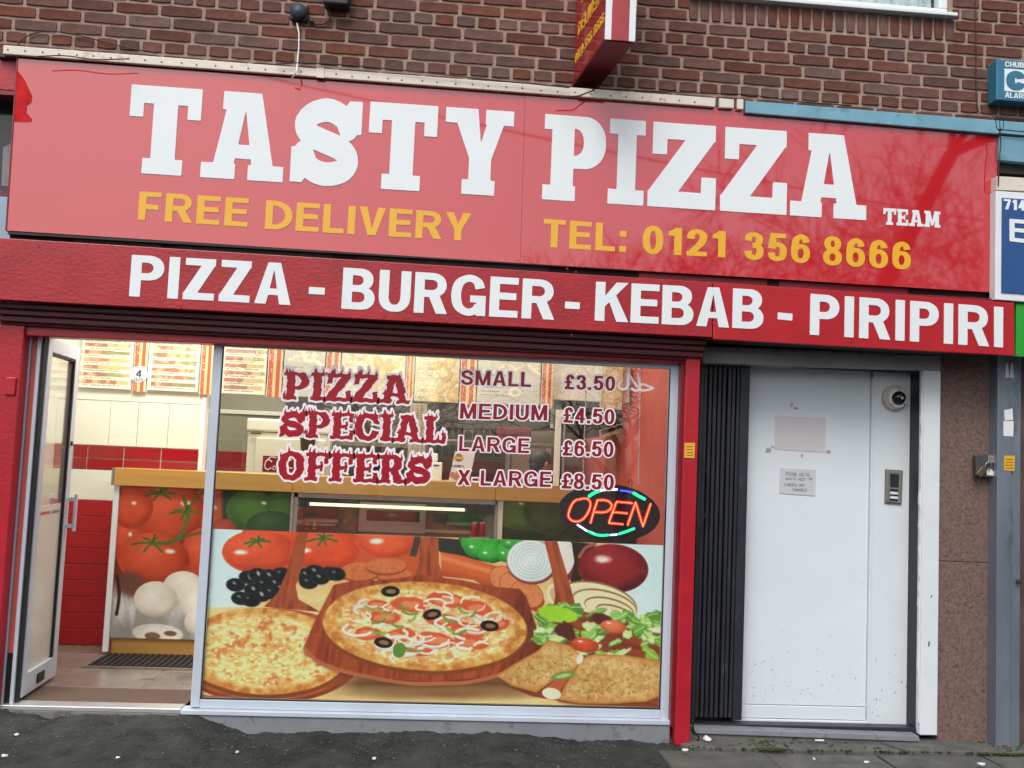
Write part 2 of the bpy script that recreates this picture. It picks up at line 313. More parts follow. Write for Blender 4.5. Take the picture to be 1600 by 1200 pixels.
def sans(ch, w, t):
    W_ = dict(F=.62, E=.66, R=.75, D=.76, L=.6, I=w, V=.76, Y=.74, T=.66, P=.7, Z=.66, A=.78, B=.74, U=.72, G=.8, K=.76, S=.7, M=.88, X=.74, C=.76, H=.74, N=.76, O=.8).get(ch, .56)
    if ch in '-': W_ = .34
    if ch in ':.': W_ = w*1.05
    if ch == '1': W_ = .36
    if ch == ' ': return .3, [], []
    Wd = W_; u = lambda a: w/2+a*(Wd-w); v = lambda b: t/2+b*(1-t); uv = lambda L: [(u(a), v(b)) for a, b in L]
    st = bx(0, 0, w, 1); P_, N_ = [], []
    if ch == 'F': P_ = [st, bx(0, 1-t, Wd, 1), bx(0, .56-t, Wd*.9, .56)]
    elif ch == 'E': P_ = [st, bx(0, 1-t, Wd, 1), bx(0, .5-t*.35, Wd*.93, .5+t*.65), bx(0, 0, Wd, t)]
    elif ch == 'L': P_ = [st, bx(0, 0, Wd, t)]
    elif ch == 'I': P_ = [st]
    elif ch == 'T': P_ = [bx(Wd/2-w/2, 0, Wd/2+w/2, 1), bx(0, 1-t, Wd, 1)]
    elif ch == 'H': P_ = [st, bx(Wd-w, 0, Wd, 1), bx(0, .5-t/2, Wd, .5+t/2)]
    elif ch == 'D': P_ = [dshape(0, Wd, 0, 1)]; N_ = [dshape(w, Wd-w, t, 1-t)]
    elif ch in 'PR':
        P_ = [st, dshape(0, Wd*(.97 if ch == 'R' else 1), .40, 1)]; N_ = [dshape(w, Wd-w*1.0, .40+t, 1-t)]
        if ch == 'R': P_ += [[(Wd*.42, .45), (Wd*.42+w*1.05, .5), (Wd*1.02, 0), (Wd*1.02-w*1.15, 0)]]
    elif ch == 'B': P_ = [st, dshape(0, Wd*.94, .46, 1), dshape(0, Wd, 0, .56)]; N_ = [dshape(w, Wd*.94-w, .46+t*.75, 1-t), dshape(w, Wd-w, t, .56-t*.75)]
    elif ch in 'O0': P_ = [ell(Wd/2, .5, Wd/2, .515)]; N_ = [ell(Wd/2, .5, Wd/2-w*.95, .515-t)]
    elif ch == 'U': P_ = [bx(0, .35, w, 1), bx(Wd-w, .35, Wd, 1), ell(Wd/2, .37, Wd/2, .38)]; N_ = [ell(Wd/2, .37, Wd/2-w, .38-t), bx(w, .37, Wd-w, 1.1)]
    elif ch == 'A': P_ = [[(0, 0), (w*1.1, 0), (Wd/2, .84), (Wd-w*1.1, 0), (Wd, 0), (Wd/2+w*.6, 1), (Wd/2-w*.6, 1)], bx(w, .22, Wd-w, .22+t*.9)]
    elif ch == 'V': P_ = [[(0, 1), (w*1.1, 1), (Wd/2, .22), (Wd-w*1.1, 1), (Wd, 1), (Wd/2+w*.55, 0), (Wd/2-w*.55, 0)]]
    elif ch == 'Y': P_ = [[(0, 1), (w*1.15, 1), (Wd/2, .58), (Wd-w*1.15, 1), (Wd, 1), (Wd/2+w/2, .4), (Wd/2+w/2, 0), (Wd/2-w/2, 0), (Wd/2-w/2, .4)]]
    elif ch == 'X': P_ = [[(0, 0), (w*1.2, 0), (Wd, 1), (Wd-w*1.2, 1)], [(0, 1), (w*1.2, 1), (Wd, 0), (Wd-w*1.2, 0)]]
    elif ch == 'Z': P_ = [bx(.02, 1-t, Wd, 1), bx(0, 0, Wd, t), [(0, t*.8), (Wd-w*1.3, 1-t*.9), (Wd, 1-t*.8), (w*1.3, t*.9)]]
    elif ch == 'K': P_ = [st, [(w*.8, .32), (w*.8, .58), (Wd-w*1.25, 1), (Wd, 1)], [(w*1.35, .56), (w*2.1, .68), (Wd*1.03, 0), (Wd*1.03-w*1.25, 0)]]
    elif ch == 'M': P_ = [st, bx(Wd-w, 0, Wd, 1), [(0, 1), (w*1.2, 1), (Wd/2+w*.4, 0), (Wd/2-w*.4, 0)], [(Wd, 1), (Wd-w*1.2, 1), (Wd/2-w*.4, 0), (Wd/2+w*.4, 0)]]
    elif ch == 'N': P_ = [st, bx(Wd-w, 0, Wd, 1), [(0, 1), (w*1.1, 1), (Wd, 0), (Wd-w*1.1, 0)]]
    elif ch == 'S': P_ = [stroke(uv([(1, .70), (.92, .9), (.5, 1.0), (.1, .9), (.02, .74), (.15, .6), (.5, .51), (.88, .41), (1, .25), (.9, .08), (.5, 0), (.08, .1), (0, .30)]), w, t=t)]
    elif ch == 'C': P_ = [stroke(uv([(.98, .68), (.86, .91), (.5, 1.01), (.12, .86), (0, .5), (.12, .14), (.5, -.01), (.86, .09), (1, .34)]), w, t=t)]
    elif ch == 'G': P_ = [stroke(uv([(.96, .71), (.84, .92), (.5, 1.01), (.12, .86), (0, .5), (.12, .14), (.48, -.01), (.8, .06), (.93, .2)]), w, t=t), bx(Wd-w*.95, 0, Wd, .5), bx(Wd*.55, .5-t, Wd, .5)]
    elif ch == '-': P_ = [bx(0, .30, Wd, .30+t)]
    elif ch == ':': P_ = [bx(0, 0, w, w), bx(0, .55, w, .55+w)]
    elif ch == '.': P_ = [bx(0, 0, w, w)]
    elif ch == '1': P_ = [bx(Wd-w, 0, Wd, 1), [(0, .70), (0, .84), (Wd-w*.7, 1), (Wd-w*.5, .9), (Wd-w*.5, .70)]]
    elif ch == '2': P_ = [stroke(uv([(0, .66), (.08, .9), (.5, 1), (.92, .9), (.97, .7), (.8, .48), (.4, .24), (.1, .02)]), w, t=t), bx(0, 0, Wd, t)]
    elif ch == '3': P_ = [stroke(uv([(0, .72), (.12, .94), (.5, 1), (.9, .9), (.92, .68), (.75, .57), (.4, .53)]), w, t=t*.9), stroke(uv([(.4, .53), (.75, .5), (1, .38), (.98, .14), (.75, .02), (.45, 0), (.12, .07), (0, .28)]), w, t=t)]
    elif ch == '4': P_ = [bx(Wd*.86-w, 0, Wd*.86, 1), bx(0, .22, Wd, .22+t*.85), [(0, .36), (0, .22), (w*.9, .3), (Wd*.86, .86), (Wd*.86, 1), (Wd*.86-w, 1)]]
    elif ch == '5': P_ = [bx(.1, 1-t, Wd*.95, 1), [(.07, 1), (.07+w*.9, 1), (.03+w, .45), (.0, .45)], stroke(uv([(.04, .48), (.3, .6), (.6, .62), (.93, .52), (1, .3), (.88, .07), (.5, 0), (.12, .06), (0, .26)]), w, t=t*.95)]
    elif ch in '69':
        P_ = [ell(Wd/2, .32, Wd/2, .34), stroke(uv([(.96, .76), (.84, .93), (.5, 1.01), (.12, .87), (0, .55), (0, .3)]), w, t=t)]; N_ = [ell(Wd/2, .32, Wd/2-w*.92, .34-t*.92)]
        if ch == '9': P_ = [[(Wd-a, 1-b) for a, b in q] for q in P_]; N_ = [[(Wd-a, 1-b) for a, b in q] for q in N_]
    elif ch == '8': P_ = [ell(Wd/2, .275, Wd/2, .29), ell(Wd/2, .75, Wd*.45, .265)]; N_ = [ell(Wd/2, .275, Wd/2-w*.92, .29-t*.9), ell(Wd/2, .75, Wd*.45-w*.92, .265-t*.85)]
    elif ch == '7': P_ = [bx(0, 1-t, Wd, 1), [(Wd*.2, 0), (Wd*.2+w, 0), (Wd, 1-t*.6), (Wd-w*.9, 1-t*.9)]]
    elif ch == '£': P_ = [stroke(uv([(1, .74), (.9, .93), (.6, 1), (.3, .9), (.25, .7), (.36, .42), (.3, .16), (.06, .02)]), w*.95, t=t), bx(.02, 0, Wd, t), bx(0, .42, Wd*.75, .42+t*.75)]
    return Wd, P_, N_
def slabf(ch, w, t, s):               # slab serif, w stem, t slab thickness, s slab overhang
    if ch == 'T': Wd = 1.0; P_ = [bx(0, 1-t*1.15, Wd, 1), bx(0, .64, w*.56, 1), bx(Wd-w*.56, .64, Wd, 1), bx(.5-w/2, 0, .5+w/2, 1), bx(.22, 0, .78, t)]; return Wd, P_, []
    if ch == 'I': Wd = w+2*s; return Wd, [bx(s, 0, s+w, 1), bx(0, 0, Wd, t), bx(0, 1-t, Wd, 1)], []
    if ch == 'Z': Wd = .95; return Wd, [bx(.05, 1-t*1.1, .93, 1), bx(.05, .62, .05+w*.6, 1), bx(0, 0, Wd, t*1.1), bx(Wd-w*.6, 0, Wd, .38), [(0, 0), (0, t), (.93-w*1.2, 1-t), (.93, 1), (.93, 1-t), (w*1.2, t)]], []
    if ch == 'A': Wd = 1.16; k = w-.34; return Wd, [[(.13, 0), (.42+k, 0), (.585, .80+k), (.74-k, 0), (1.05, 0), (.80+k*.5, 1), (.36-k*.5, 1)], bx(.26, 1-t*1.2, .5, 1), bx(.3, .24, .88, .24+t*.9), bx(0, 0, .48, t), bx(Wd-.50, 0, Wd, t)], []
    if ch == 'P': Wd = .95; return Wd, [bx(.12, 0, .12+w, 1), dshape(.12, Wd, .38, 1), bx(0, 1-t, .4, 1), bx(0, 0, .5, t)], [dshape(.12+w, Wd-w, .38+t*.85, 1-t*.85)]
    if ch == 'Y': Wd = 1.06; return Wd, [[(.09, 1), (.09+w*1.2, 1), (.56, .60), (.82-w*.35, 1), (.98, 1), (.56+w/2, .42), (.56+w/2, 0), (.56-w/2, 0), (.56-w/2, .42)], bx(0, 1-t, .50, 1), bx(.62, 1-t, Wd, 1), bx(.29, 0, .80, t)], []
    if ch == 'S':
        Wd = .98; k = w*.8; c = [(.80, .66), (.71, .79), (.5, .865), (.28, .81), (.165, .69), (.25, .57), (.5, .49), (.73, .41), (.825, .29), (.74, .175), (.5, .125), (.28, .19), (.17, .36)]
        return Wd, [('path', c, k), [(.735, .60), (.985, .60), (.985, .985), (.80, .985), (.72, .88)], [(0, .015), (.17, .015), (.25, .12), (.265, .42), (0, .42)]], []
    if ch == 'E': Wd = .92; return Wd, [bx(.1, 0, .1+w, 1), bx(0, 1-t, .9, 1), bx(0, 0, Wd, t), bx(.2, .42, .66, .42+t), bx(.9-w*.55, .66, .9, 1), bx(Wd-w*.55, 0, Wd, .36), bx(.58, .34, .68, .66)], []
    if ch == 'F': Wd = .9; return Wd, [bx(.1, 0, .1+w, 1), bx(0, 1-t, .9, 1), bx(0, 0, .5, t), bx(.2, .42, .66, .42+t), bx(.9-w*.55, .62, .9, 1), bx(.58, .32, .68, .68)], []
    if ch == 'L': Wd = .92; return Wd, [bx(.1, 0, .1+w, 1), bx(0, 1-t, .5, 1), bx(0, 0, Wd, t), bx(Wd-w*.55, 0, Wd, .40)], []
    if ch == 'R': Wd = 1.06; return Wd, [bx(.12, 0, .12+w, 1), dshape(.12, .92, .42, 1), bx(0, 1-t, .4, 1), bx(0, 0, .5, t), [(.46, .5), (.46+w, .5), (1.0, 0), (1.0-w*1.2, 0)], bx(.8, 0, Wd, t)], [dshape(.12+w, .92-w, .42+t, 1-t)]
    if ch == 'O': Wd = 1.0; return Wd, [ell(.5, .5, .5, .52)], [ell(.5, .5, .5-w, .52-t*1.4)]
    if ch == 'C': Wd = .98; return Wd, [ell(.5, .5, .5, .52), bx(.8, .62, .93, .98)], [ell(.53, .5, .53-w, .52-t*1.4), [(.55, .36), (1.1, .36), (1.1, .62), (.55, .62)]]
    if ch == 'M': Wd = 1.3; return Wd, [bx(.12, 0, .12+w, 1), bx(Wd-.12-w, 0, Wd-.12, 1), [(.13, 1), (.13+w*1.15, 1), (.73, .1), (.57, .1)], [(Wd-.13, 1), (Wd-.13-w*1.15, 1), (.57, .1), (.73, .1)], bx(0, 0, .46, t), bx(Wd-.46, 0, Wd, t), bx(0, 1-t, .4, 1), bx(Wd-.4, 1-t, Wd, 1)], []
    return sans(ch, w, t)
def march(vals, xs, ys, iso):
    v = vals-iso; ins = v < 0; ny, nx = v.shape; seg = {}
    c = ins[:-1, :-1]*1+ins[:-1, 1:]*2+ins[1:, 1:]*4+ins[1:, :-1]*8
    jj, ii = np.where((c > 0) & (c < 15))
    T = {1: [(3, 0)], 2: [(0, 1)], 3: [(3, 1)], 4: [(1, 2)], 5: [(3, 2), (1, 0)], 6: [(0, 2)], 7: [(3, 2)], 8: [(2, 3)], 9: [(2, 0)], 10: [(2, 1), (0, 3)], 11: [(2, 1)], 12: [(1, 3)], 13: [(1, 0)], 14: [(0, 3)]}
    pts = {}
    def key(j, i, e):
        if e == 0: return ('h', j, i)
        if e == 1: return ('v', j, i+1)
        if e == 2: return ('h', j+1, i)
        return ('v', j, i)
    def pt(k):
        if k not in pts:
            d, j, i = k
            if d == 'h': a, b = v[j, i], v[j, i+1]; t = a/(a-b); pts[k] = (xs[i]+t*(xs[i+1]-xs[i]), ys[j])
            else: a, b = v[j, i], v[j+1, i]; t = a/(a-b); pts[k] = (xs[i], ys[j]+t*(ys[j+1]-ys[j]))
        return pts[k]
    for j, i in zip(jj, ii):
        for a, b in T[int(c[j, i])]: seg[key(j, i, a)] = key(j, i, b)
    loops = []
    while seg:
        k0 = next(iter(seg)); k = k0; lp = []
        while k in seg: lp.append(pt(k)); k = seg.pop(k)
        if len(lp) > 5: loops.append(lp)
    return loops
def simplify(lp, tol):
    a = np.array(lp); n = len(a); far = int(np.argmax(((a-a[0])**2).sum(1)))
    def rdp(q):
        if len(q) < 3: return [tuple(q[0])]
        d = q[-1]-q[0]; L = np.hypot(*d)+1e-12; h = np.abs(d[0]*(q[:, 1]-q[0, 1])-d[1]*(q[:, 0]-q[0, 0]))/L; k = int(np.argmax(h))
        if h[k] < tol: return [tuple(q[0])]
        return rdp(q[:k+1])+rdp(q[k:])
    return rdp(a[:far+1])+rdp(np.vstack([a[far:], a[:1]]))
GC = {}
def glyph(ch, style, iso=0.0):
    key = (ch, style, iso)
    if key in GC: return GC[key]
    kind, w, t, s, step = STY[style]
    if kind == 'slab' or kind == 'gothic': Wd, P_, N_ = slabf(ch, w, t, s)
    else: Wd, P_, N_ = sans(ch, w, t)
    if not P_: GC[key] = (Wd, []); return GC[key]
    xs = np.arange(-.28, Wd+.3, step); ys = np.arange(-.28, 1.55, step); X, Y = np.meshgrid(xs, ys)
    if kind == 'gothic':
        r = random.Random(ord(ch)+17); Xq = X+.016*np.sin(Y*19+ord(ch))+.010*np.sin(Y*43); Yq = Y+.018*np.sin(X*17+ord(ch))
        X0, Y0 = X, Y; X, Y = Xq, Yq
        sp = []
        base = np.full(X.shape, 1e9)
        for p in P_: base = np.minimum(base, seg_sdf(X, Y, p))
        for p in N_: base = np.maximum(base, -seg_sdf(X, Y, p))
        for k in range(5):
            x = r.uniform(.04, Wd-.04); col = np.argmin(abs(xs-x)); ins = np.where(base[:, col] < 0)[0]
            if len(ins) == 0: continue
            # tops of inside runs in this column
            tops = [ys[j] for j in ins if base[min(j+1, len(ys)-1), col] >= 0]
            y = tops[-1] if r.random() < .65 else r.choice(tops)
            h = r.uniform(.10, .24); b = r.uniform(.04, .07); sp.append([(x-b, y-.05), (x+b, y-.05), (x+r.uniform(-.02, .02), y+h)])
        P_ = P_+sp
    d = np.full(X.shape, 1e9)
    for p in P_: d = np.minimum(d, seg_sdf(X, Y, p))
    for p in N_: d = np.maximum(d, -seg_sdf(X, Y, p))
    if kind == 'gothic':
        for p in sp: d = np.minimum(d, seg_sdf(X, Y, p))
    GC[key] = (Wd, [simplify(l, .0035 if step < .02 else .006) for l in march(d, xs, ys, iso)]); return GC[key]
STY = {'deliv': ('sans', .205, .17, 0, .0125), 'board': ('sans', .225, .172, 0, .0125), 'price': ('sans', .19, .16, 0, .014), 'small': ('sans', .2, .17, 0, .02),
       'thin': ('sans', .12, .12, 0, .02), 'slab': ('slab', .34, .175, .16, .011), 'slabsmall': ('slab', .3, .17, .12, .0125), 'gothic': ('gothic', .31, .13, .1, .0115), 'narrow': ('sans', .24, .2, 0, .02)}
def solid(name, loops, fmap, depth, material, parent):
    """loops in unit space -> a solid mesh; fmap(u, v, d) gives the world point, d = 0 front, 1 back"""
    cu = bpy.data.curves.new(name, 'CURVE'); cu.dimensions = '2D'; cu.fill_mode = 'BOTH'; cu.extrude = .5
    for l in loops:
        sp = cu.splines.new('POLY'); sp.points.add(len(l)-1); sp.use_cyclic_u = True
        sp.points.foreach_set('co', [c for p in l for c in (p[0], p[1], 0, 1)])
    o = bpy.data.objects.new(name, cu); me = bpy.data.meshes.new_from_object(o); bpy.data.objects.remove(o); bpy.data.curves.remove(cu)
    n = len(me.vertices); co = np.zeros(n*3); me.vertices.foreach_get('co', co); co = co.reshape(-1, 3)
    new = [c for q in co for c in fmap(q[0], q[1], .5-q[2])]
    me.vertices.foreach_set('co', new); me.update()
    bm = bmesh.new(); bm.from_mesh(me); bmesh.ops.recalc_face_normals(bm, faces=bm.faces); bm.to_mesh(me); bm.free()
    me.materials.clear()
    return put(name, me, material, parent)
def word(text, L, Rt, Y, style, material, parent, iso=0.0, depth=.003, sp=.13, one=False, name='letter', off=0.0):
    """L, Rt: (photo x, cap y, base y) of the word's two ends on plane Y"""
    a0, a1 = P(L[0], L[1], Y), P(L[0], L[2], Y); b0, b1 = P(Rt[0], Rt[1], Y), P(Rt[0], Rt[2], Y)
    X0 = (a0.x+a1.x)/2; X1 = (b0.x+b1.x)/2; pos = []; x = 0
    for ch in text:
        w = glyph(ch, style)[0]; pos.append(x); x += w+sp
    tot = x-sp; k = (X1-X0)/tot; out = []
    for ch, px in zip(text, pos):
        loops = glyph(ch, style, iso)[1]
        if not loops: continue
        def fm(u, v, d, px=px):
            f_ = (px+u)/tot; zb = a1.z+(b1.z-a1.z)*f_; zc = a0.z+(b0.z-a0.z)*f_
            return (X0+(px+u)*k, Y-off-depth+d*depth, zb+v*(zc-zb))
        out.append(solid(name, loops, fm, depth, material, parent))
    if one and len(out) > 1:
        bm = bmesh.new()
        for o in out: bm.from_mesh(o.data)
        bm.to_mesh(out[0].data); bm.free()
        for o in out[1:]: bpy.data.objects.remove(o)
        out[0].name = name
    return out
def glyph_box(ch, x0, x1, cap, base, Y, style, material, parent, depth=.004):
    """one letter between X values given by photo points at mid height"""
    ym = (cap+base)/2; X0, X1 = P(x0, ym, Y).x, P(x1, ym, Y).x; Wd, loops = glyph(ch, style)
    xs = [p[0] for l in loops for p in l]; u0, u1 = min(xs), max(xs)
    zc0, zc1, zb0, zb1 = P(x0, CAPL(x0), Y).z, P(x1, CAPL(x1), Y).z, P(x0, BASL(x0), Y).z, P(x1, BASL(x1), Y).z
    def fm(u, v, d):
        f_ = (u-u0)/(u1-u0); zb = zb0+(zb1-zb0)*f_; zc = zc0+(zc1-zc0)*f_
        return (X0+(X1-X0)*f_, Y-depth+d*depth, zb+v*(zc-zb))
    return solid('letter', loops, fm, depth, material, parent)

# ------------------------------------------------------------------ printed artwork (flat prints), painted shape by shape
def vnoise(x, y, seed=0):
    xi, yi = np.floor(x).astype(int), np.floor(y).astype(int); fx, fy = x-xi, y-yi; fx = fx*fx*(3-2*fx); fy = fy*fy*(3-2*fy)
    def h(a, b):
        n = (a*374761393+b*668265263+seed*974711) & 0x7fffffff; n = ((n ^ (n >> 13))*1274126177) & 0x7fffffff; return ((n ^ (n >> 16)) & 0xffff)/65535.0
    return (h(xi, yi)*(1-fx)+h(xi+1, yi)*fx)*(1-fy)+(h(xi, yi+1)*(1-fx)+h(xi+1, yi+1)*fx)*fy
def fbm(x, y, sc, seed=0, o=4):
    s = 0; a = .5; t = 0
    for k in range(o): s = s+a*vnoise(x/sc*2**k, y/sc*2**k, seed+k*7); t += a; a *= .5
    return s/t
class Art:
    def __init__(s, X0, X1, Z0, Z1, Y, w, h, px=True):
        x = np.linspace(X0, X1, w); z = np.linspace(Z1, Z0, h); Xg, Zg = np.meshgrid(x, z)
        if px: s.x, s.y = project(Xg, np.full(Xg.shape, Y), Zg)
        else: s.x, s.y = np.meshgrid(np.linspace(0, w/h*100, w), np.linspace(0, 100, h))
        s.c = np.ones((h, w, 3))*.9; s.aa = 1.0
    def rgb(s, c): return np.array([v/255 for v in c]) if not isinstance(c, np.ndarray) else c
    def mix(s, m, c): m = np.clip(m, 0, 1)[..., None]; s.c[...] = s.c*(1-m)+s.rgb(c)*m
    def mul(s, m, k): s.c[...] = s.c*(1-np.clip(m, 0, 1)[..., None]*(1-k))
    def sub(s, x0, x1, y0, y1):
        k = (s.x > x0) & (s.x < x1) & (s.y > y0) & (s.y < y1); rr, cc = np.where(k.any(1))[0], np.where(k.any(0))[0]; o = object.__new__(Art)
        if len(rr) == 0: rr = cc = np.array([0])
        sl = (slice(rr[0], rr[-1]+1), slice(cc[0], cc[-1]+1)); o.x, o.y, o.c = s.x[sl], s.y[sl], s.c[sl]; return o
    def loc(s, cx, cy, rx, ry, a=0):
        a = math.radians(a); dx, dy = s.x-cx, s.y-cy; u = (dx*math.cos(a)+dy*math.sin(a))/rx; v = (-dx*math.sin(a)+dy*math.cos(a))/ry
        return u, v, np.sqrt(u*u+v*v)
    def ell(s, cx, cy, rx, ry, c, a=0, soft=1.0, wob=0, seed=1, full=False):
        if not full: q = max(rx, ry)*1.5+4; return s.sub(cx-q, cx+q, cy-q, cy+q).ell(cx, cy, rx, ry, c, a, soft, wob, seed, True)
        u, v, r = s.loc(cx, cy, rx, ry, a)
        if wob: r = r+wob*(fbm(s.x, s.y, max(rx, ry)*.5, seed, 3)-.5)
        m = np.clip((1-r)*min(rx, ry)/soft+.5, 0, 1); s.mix(m, c); return u, v, r, m
    def fruit(s, cx, cy, rx, ry, c, dark, a=0, hl=(-.35, -.45, .2), shade=.55, full=False, clean=False):
        if not full: q = max(rx, ry)*1.2+4; return s.sub(cx-q, cx+q, cy-q, cy+q).fruit(cx, cy, rx, ry, c, dark, a, hl, shade, True, clean)
        u, v, r, m = s.ell(cx, cy, rx, ry, c, a, full=True)
        e = np.clip((r-.45)/.55, 0, 1)**1.6*np.clip(.55+.6*v+.25*u, .1, 1.3); s.mix(m*np.clip(e*shade*1.5, 0, 1), dark)
        s.mix(m*np.clip(1.1-np.sqrt((u+.25)**2+(v+.35)**2)*1.5, 0, 1)*.35, tuple(min(255, k+45) for k in c))
        if hl: hr = np.sqrt(((u-hl[0])/hl[2])**2+((v-hl[1])/(hl[2]*.7))**2)+.5*(fbm(s.x, s.y, rx*.2, 5)-.5); s.mix(m*np.clip(1.15-hr, 0, 1)*1.4, (250, 240, 225))
        if clean: return m
        s.mul(m*(fbm(s.x, s.y, rx*.7, 3)-.4)*.7, .7); k2 = fbm(s.x*.7+s.y*.3, s.y, rx*.35, 13)
        s.mix(m*np.clip((k2-.6)*3, 0, 1)*.16, tuple(min(255, k+70) for k in c)); s.mix(m*np.clip((r-.86)*7, 0, 1)*.35*(v > .1), tuple(min(255, k+50) for k in c)); return m
    def poly(s, pts, c, soft=1.0): m = np.clip(.5-seg_sdf(s.x, s.y, pts)/soft, 0, 1); s.mix(m, c); return m
    def line(s, pts, w, c, al=1.0, smooth=True):
        q = catmull(pts, 5) if smooth else pts; X_, Y_ = [p[0] for p in q], [p[1] for p in q]; s = s.sub(min(X_)-w-2, max(X_)+w+2, min(Y_)-w-2, max(Y_)+w+2); d2 = np.full(s.x.shape, 1e9)
        for (x0, y0), (x1, y1) in zip(q[:-1], q[1:]):
            dx, dy = x1-x0, y1-y0; t = np.clip(((s.x-x0)*dx+(s.y-y0)*dy)/(dx*dx+dy*dy+1e-9), 0, 1); d2 = np.minimum(d2, (s.x-x0-t*dx)**2+(s.y-y0-t*dy)**2)
        m = np.clip(w/2-np.sqrt(d2)+.5, 0, 1)*al; s.mix(m, c); return m
def soften(c, n=1):
    for k in range(n):
        c = (c+np.roll(c, 1, 0)+np.roll(c, -1, 0))/3; c = (c+np.roll(c, 1, 1)+np.roll(c, -1, 1))/3
    return c
def wood_poly(A, pts, ang=0, base=(168, 82, 48), dark=(112, 44, 26)):
    m = A.poly(pts, base); a = math.radians(ang); t = A.x*math.cos(a)+A.y*math.sin(a); n = -A.x*math.sin(a)+A.y*math.cos(a)
    g = fbm(n, t*.12, 5, 11); A.mix(m*np.clip((g-.45)*3, 0, 1)*.7, dark); A.mix(m*np.clip((.4-g)*3, 0, 1)*.5, (200, 112, 70)); return m
def calyx(A, cx, cy, r, seed=0):
    rr = random.Random(seed)
    for k in range(6):
        a = k*math.pi/3+rr.uniform(-.3, .3); A.line([(cx, cy), (cx+math.cos(a)*r*.6, cy+math.sin(a)*r*.25), (cx+math.cos(a)*r*1.2, cy+math.sin(a)*r*.45+r*.12)], 3.2, (70, 110, 40))
    A.line([(cx, cy), (cx+r*.15, cy-r*.5)], 3, (50, 90, 35))
def paint_window(X0, X1, Z0, Z1, Y):
    A = Art(X0, X1, Z0, Z1, Y, 1500, 580); x, y = A.x, A.y
    A.c[:] = A.rgb((228, 198, 136)); A.mix((fbm(x*.3, y, 14, 2)-.4)*.8, (240, 218, 164))
    A.mix(np.clip((1-abs(y-1068)/26), 0, 1)*np.clip((x-500)/60, 0, 1)*np.clip((900-x)/60, 0, 1)*.85, (92, 52, 30))
    A.mix(np.clip((930-y)/30, 0, 1)*.4, (200, 150, 100))
    A.poly([(300, 800), (404, 800), (404, 948), (300, 949)], (206, 226, 232)); A.poly([(955, 840), (1045, 840), (1045, 985), (990, 978), (950, 930)], (206, 226, 230))
    # tomatoes
    A.poly([(381, 820), (680, 820), (680, 900), (440, 910), (381, 880)], (196, 88, 44))
    A.fruit(440, 836, 62, 40, (214, 78, 42), (150, 36, 20)); A.fruit(404, 862, 57, 34, (220, 84, 46), (160, 38, 22), hl=(-.5, .02, .2)); calyx(A, 402, 846, 17, 1)
    A.fruit(508, 856, 56, 37, (220, 80, 42), (150, 34, 18), hl=(-.55, .1, .16)); calyx(A, 504, 841, 20, 2)
    A.fruit(604, 842, 50, 31, (222, 92, 50), (166, 44, 24), hl=(-.3, .1, .24)); A.poly([(650, 830), (662, 830), (650, 870), (640, 868)], (70, 60, 50))
    A.poly([(660, 838), (760, 846), (770, 880), (690, 864)], (52, 48, 40))
    # pepperoni sausage and slices
    for (cx, cy, rx, ry) in [(615, 897, 29, 10), (562, 893, 30, 14), (603, 884, 31, 12)]:
        A.ell(cx, cy+2, rx+1, ry+1, (150, 70, 30)); A.ell(cx, cy, rx, ry, (206, 118, 70)); A.mix(A.loc(cx, cy, rx, ry)[2].__lt__(.94)*np.clip(fbm(x, y, 4, 9)-.4, 0, 1)*1.2, (176, 82, 44))
    m = A.poly([(688, 862), (722, 868), (800, 892), (832, 905), (852, 940), (842, 958), (800, 940), (740, 906), (690, 900)], (206, 100, 50)); A.mix(m*np.clip(1-abs((y-(862+(x-690)*.28))-9)/7, 0, 1)*.6, (240, 160, 110)); A.mix(m*np.clip(((y-(862+(x-690)*.28))-20)/18, 0, 1)*.7, (150, 58, 28))
    for (cx, cy) in [(790, 906), (806, 915), (824, 928)]: A.ell(cx, cy, 27, 20, (150, 74, 34), 30); A.ell(cx, cy, 26, 19, (214, 134, 84), 30); A.mix((A.loc(cx, cy, 25, 18, 30)[2] < .95)*np.clip(fbm(x, y, 4, 8)-.5, 0, 1)*1.6, (186, 96, 54))
    # green peppers
    A.poly([(715, 838), (812, 846), (800, 872), (770, 880), (730, 868)], (36, 84, 36))
    for (cx, cy, rx, ry) in [(752, 846, 32, 22), (742, 852, 18, 18), (764, 862, 19, 16), (790, 862, 15, 16), (800, 846, 18, 12)]: A.fruit(cx, cy, rx, ry, (62, 168, 58), (18, 84, 26), hl=(-.3, .1, .2))
    # onions
    A.ell(882, 874, 26, 36, (128, 48, 52), 10); A.ell(876, 872, 22, 32, (224, 214, 206), 10)
    u, v, r, m = A.ell(831, 878, 40, 35, (136, 56, 60), 8, full=True); u, v, r, m = A.ell(830, 876, 38, 33, (220, 226, 222), 8, full=True); A.mul(m*(.5+.5*np.cos(r*44+2*fbm(x, y, 20, 3)))*.4, .72); A.mix(m*np.clip(.5-r, 0, 1), (240, 244, 240))
    A.poly([(893, 846), (932, 850), (915, 880), (905, 925), (890, 915), (898, 880)], (48, 40, 30))
    m = A.fruit(958, 888, 55, 38, (142, 34, 38), (70, 12, 18), 4, hl=(-.32, -.35, .26), shade=.8, full=True); A.mix(m*np.clip(fbm(x*.5, y*1.6, 12, 6)-.5, 0, 1)*1.2, (176, 70, 66))
    A.line([(905, 870), (915, 856), (930, 850)], 5, (176, 90, 76))
    for k, (cx, cy, rx, ry) in enumerate([(935, 938, 62, 28), (945, 944, 52, 22), (952, 950, 40, 16), (958, 955, 27, 10)]):
        A.ell(cx, cy, rx, ry, (150, 110, 70), 14); A.ell(cx, cy+1.5, rx-1.5, ry-1.5, (232, 216, 178), 14)
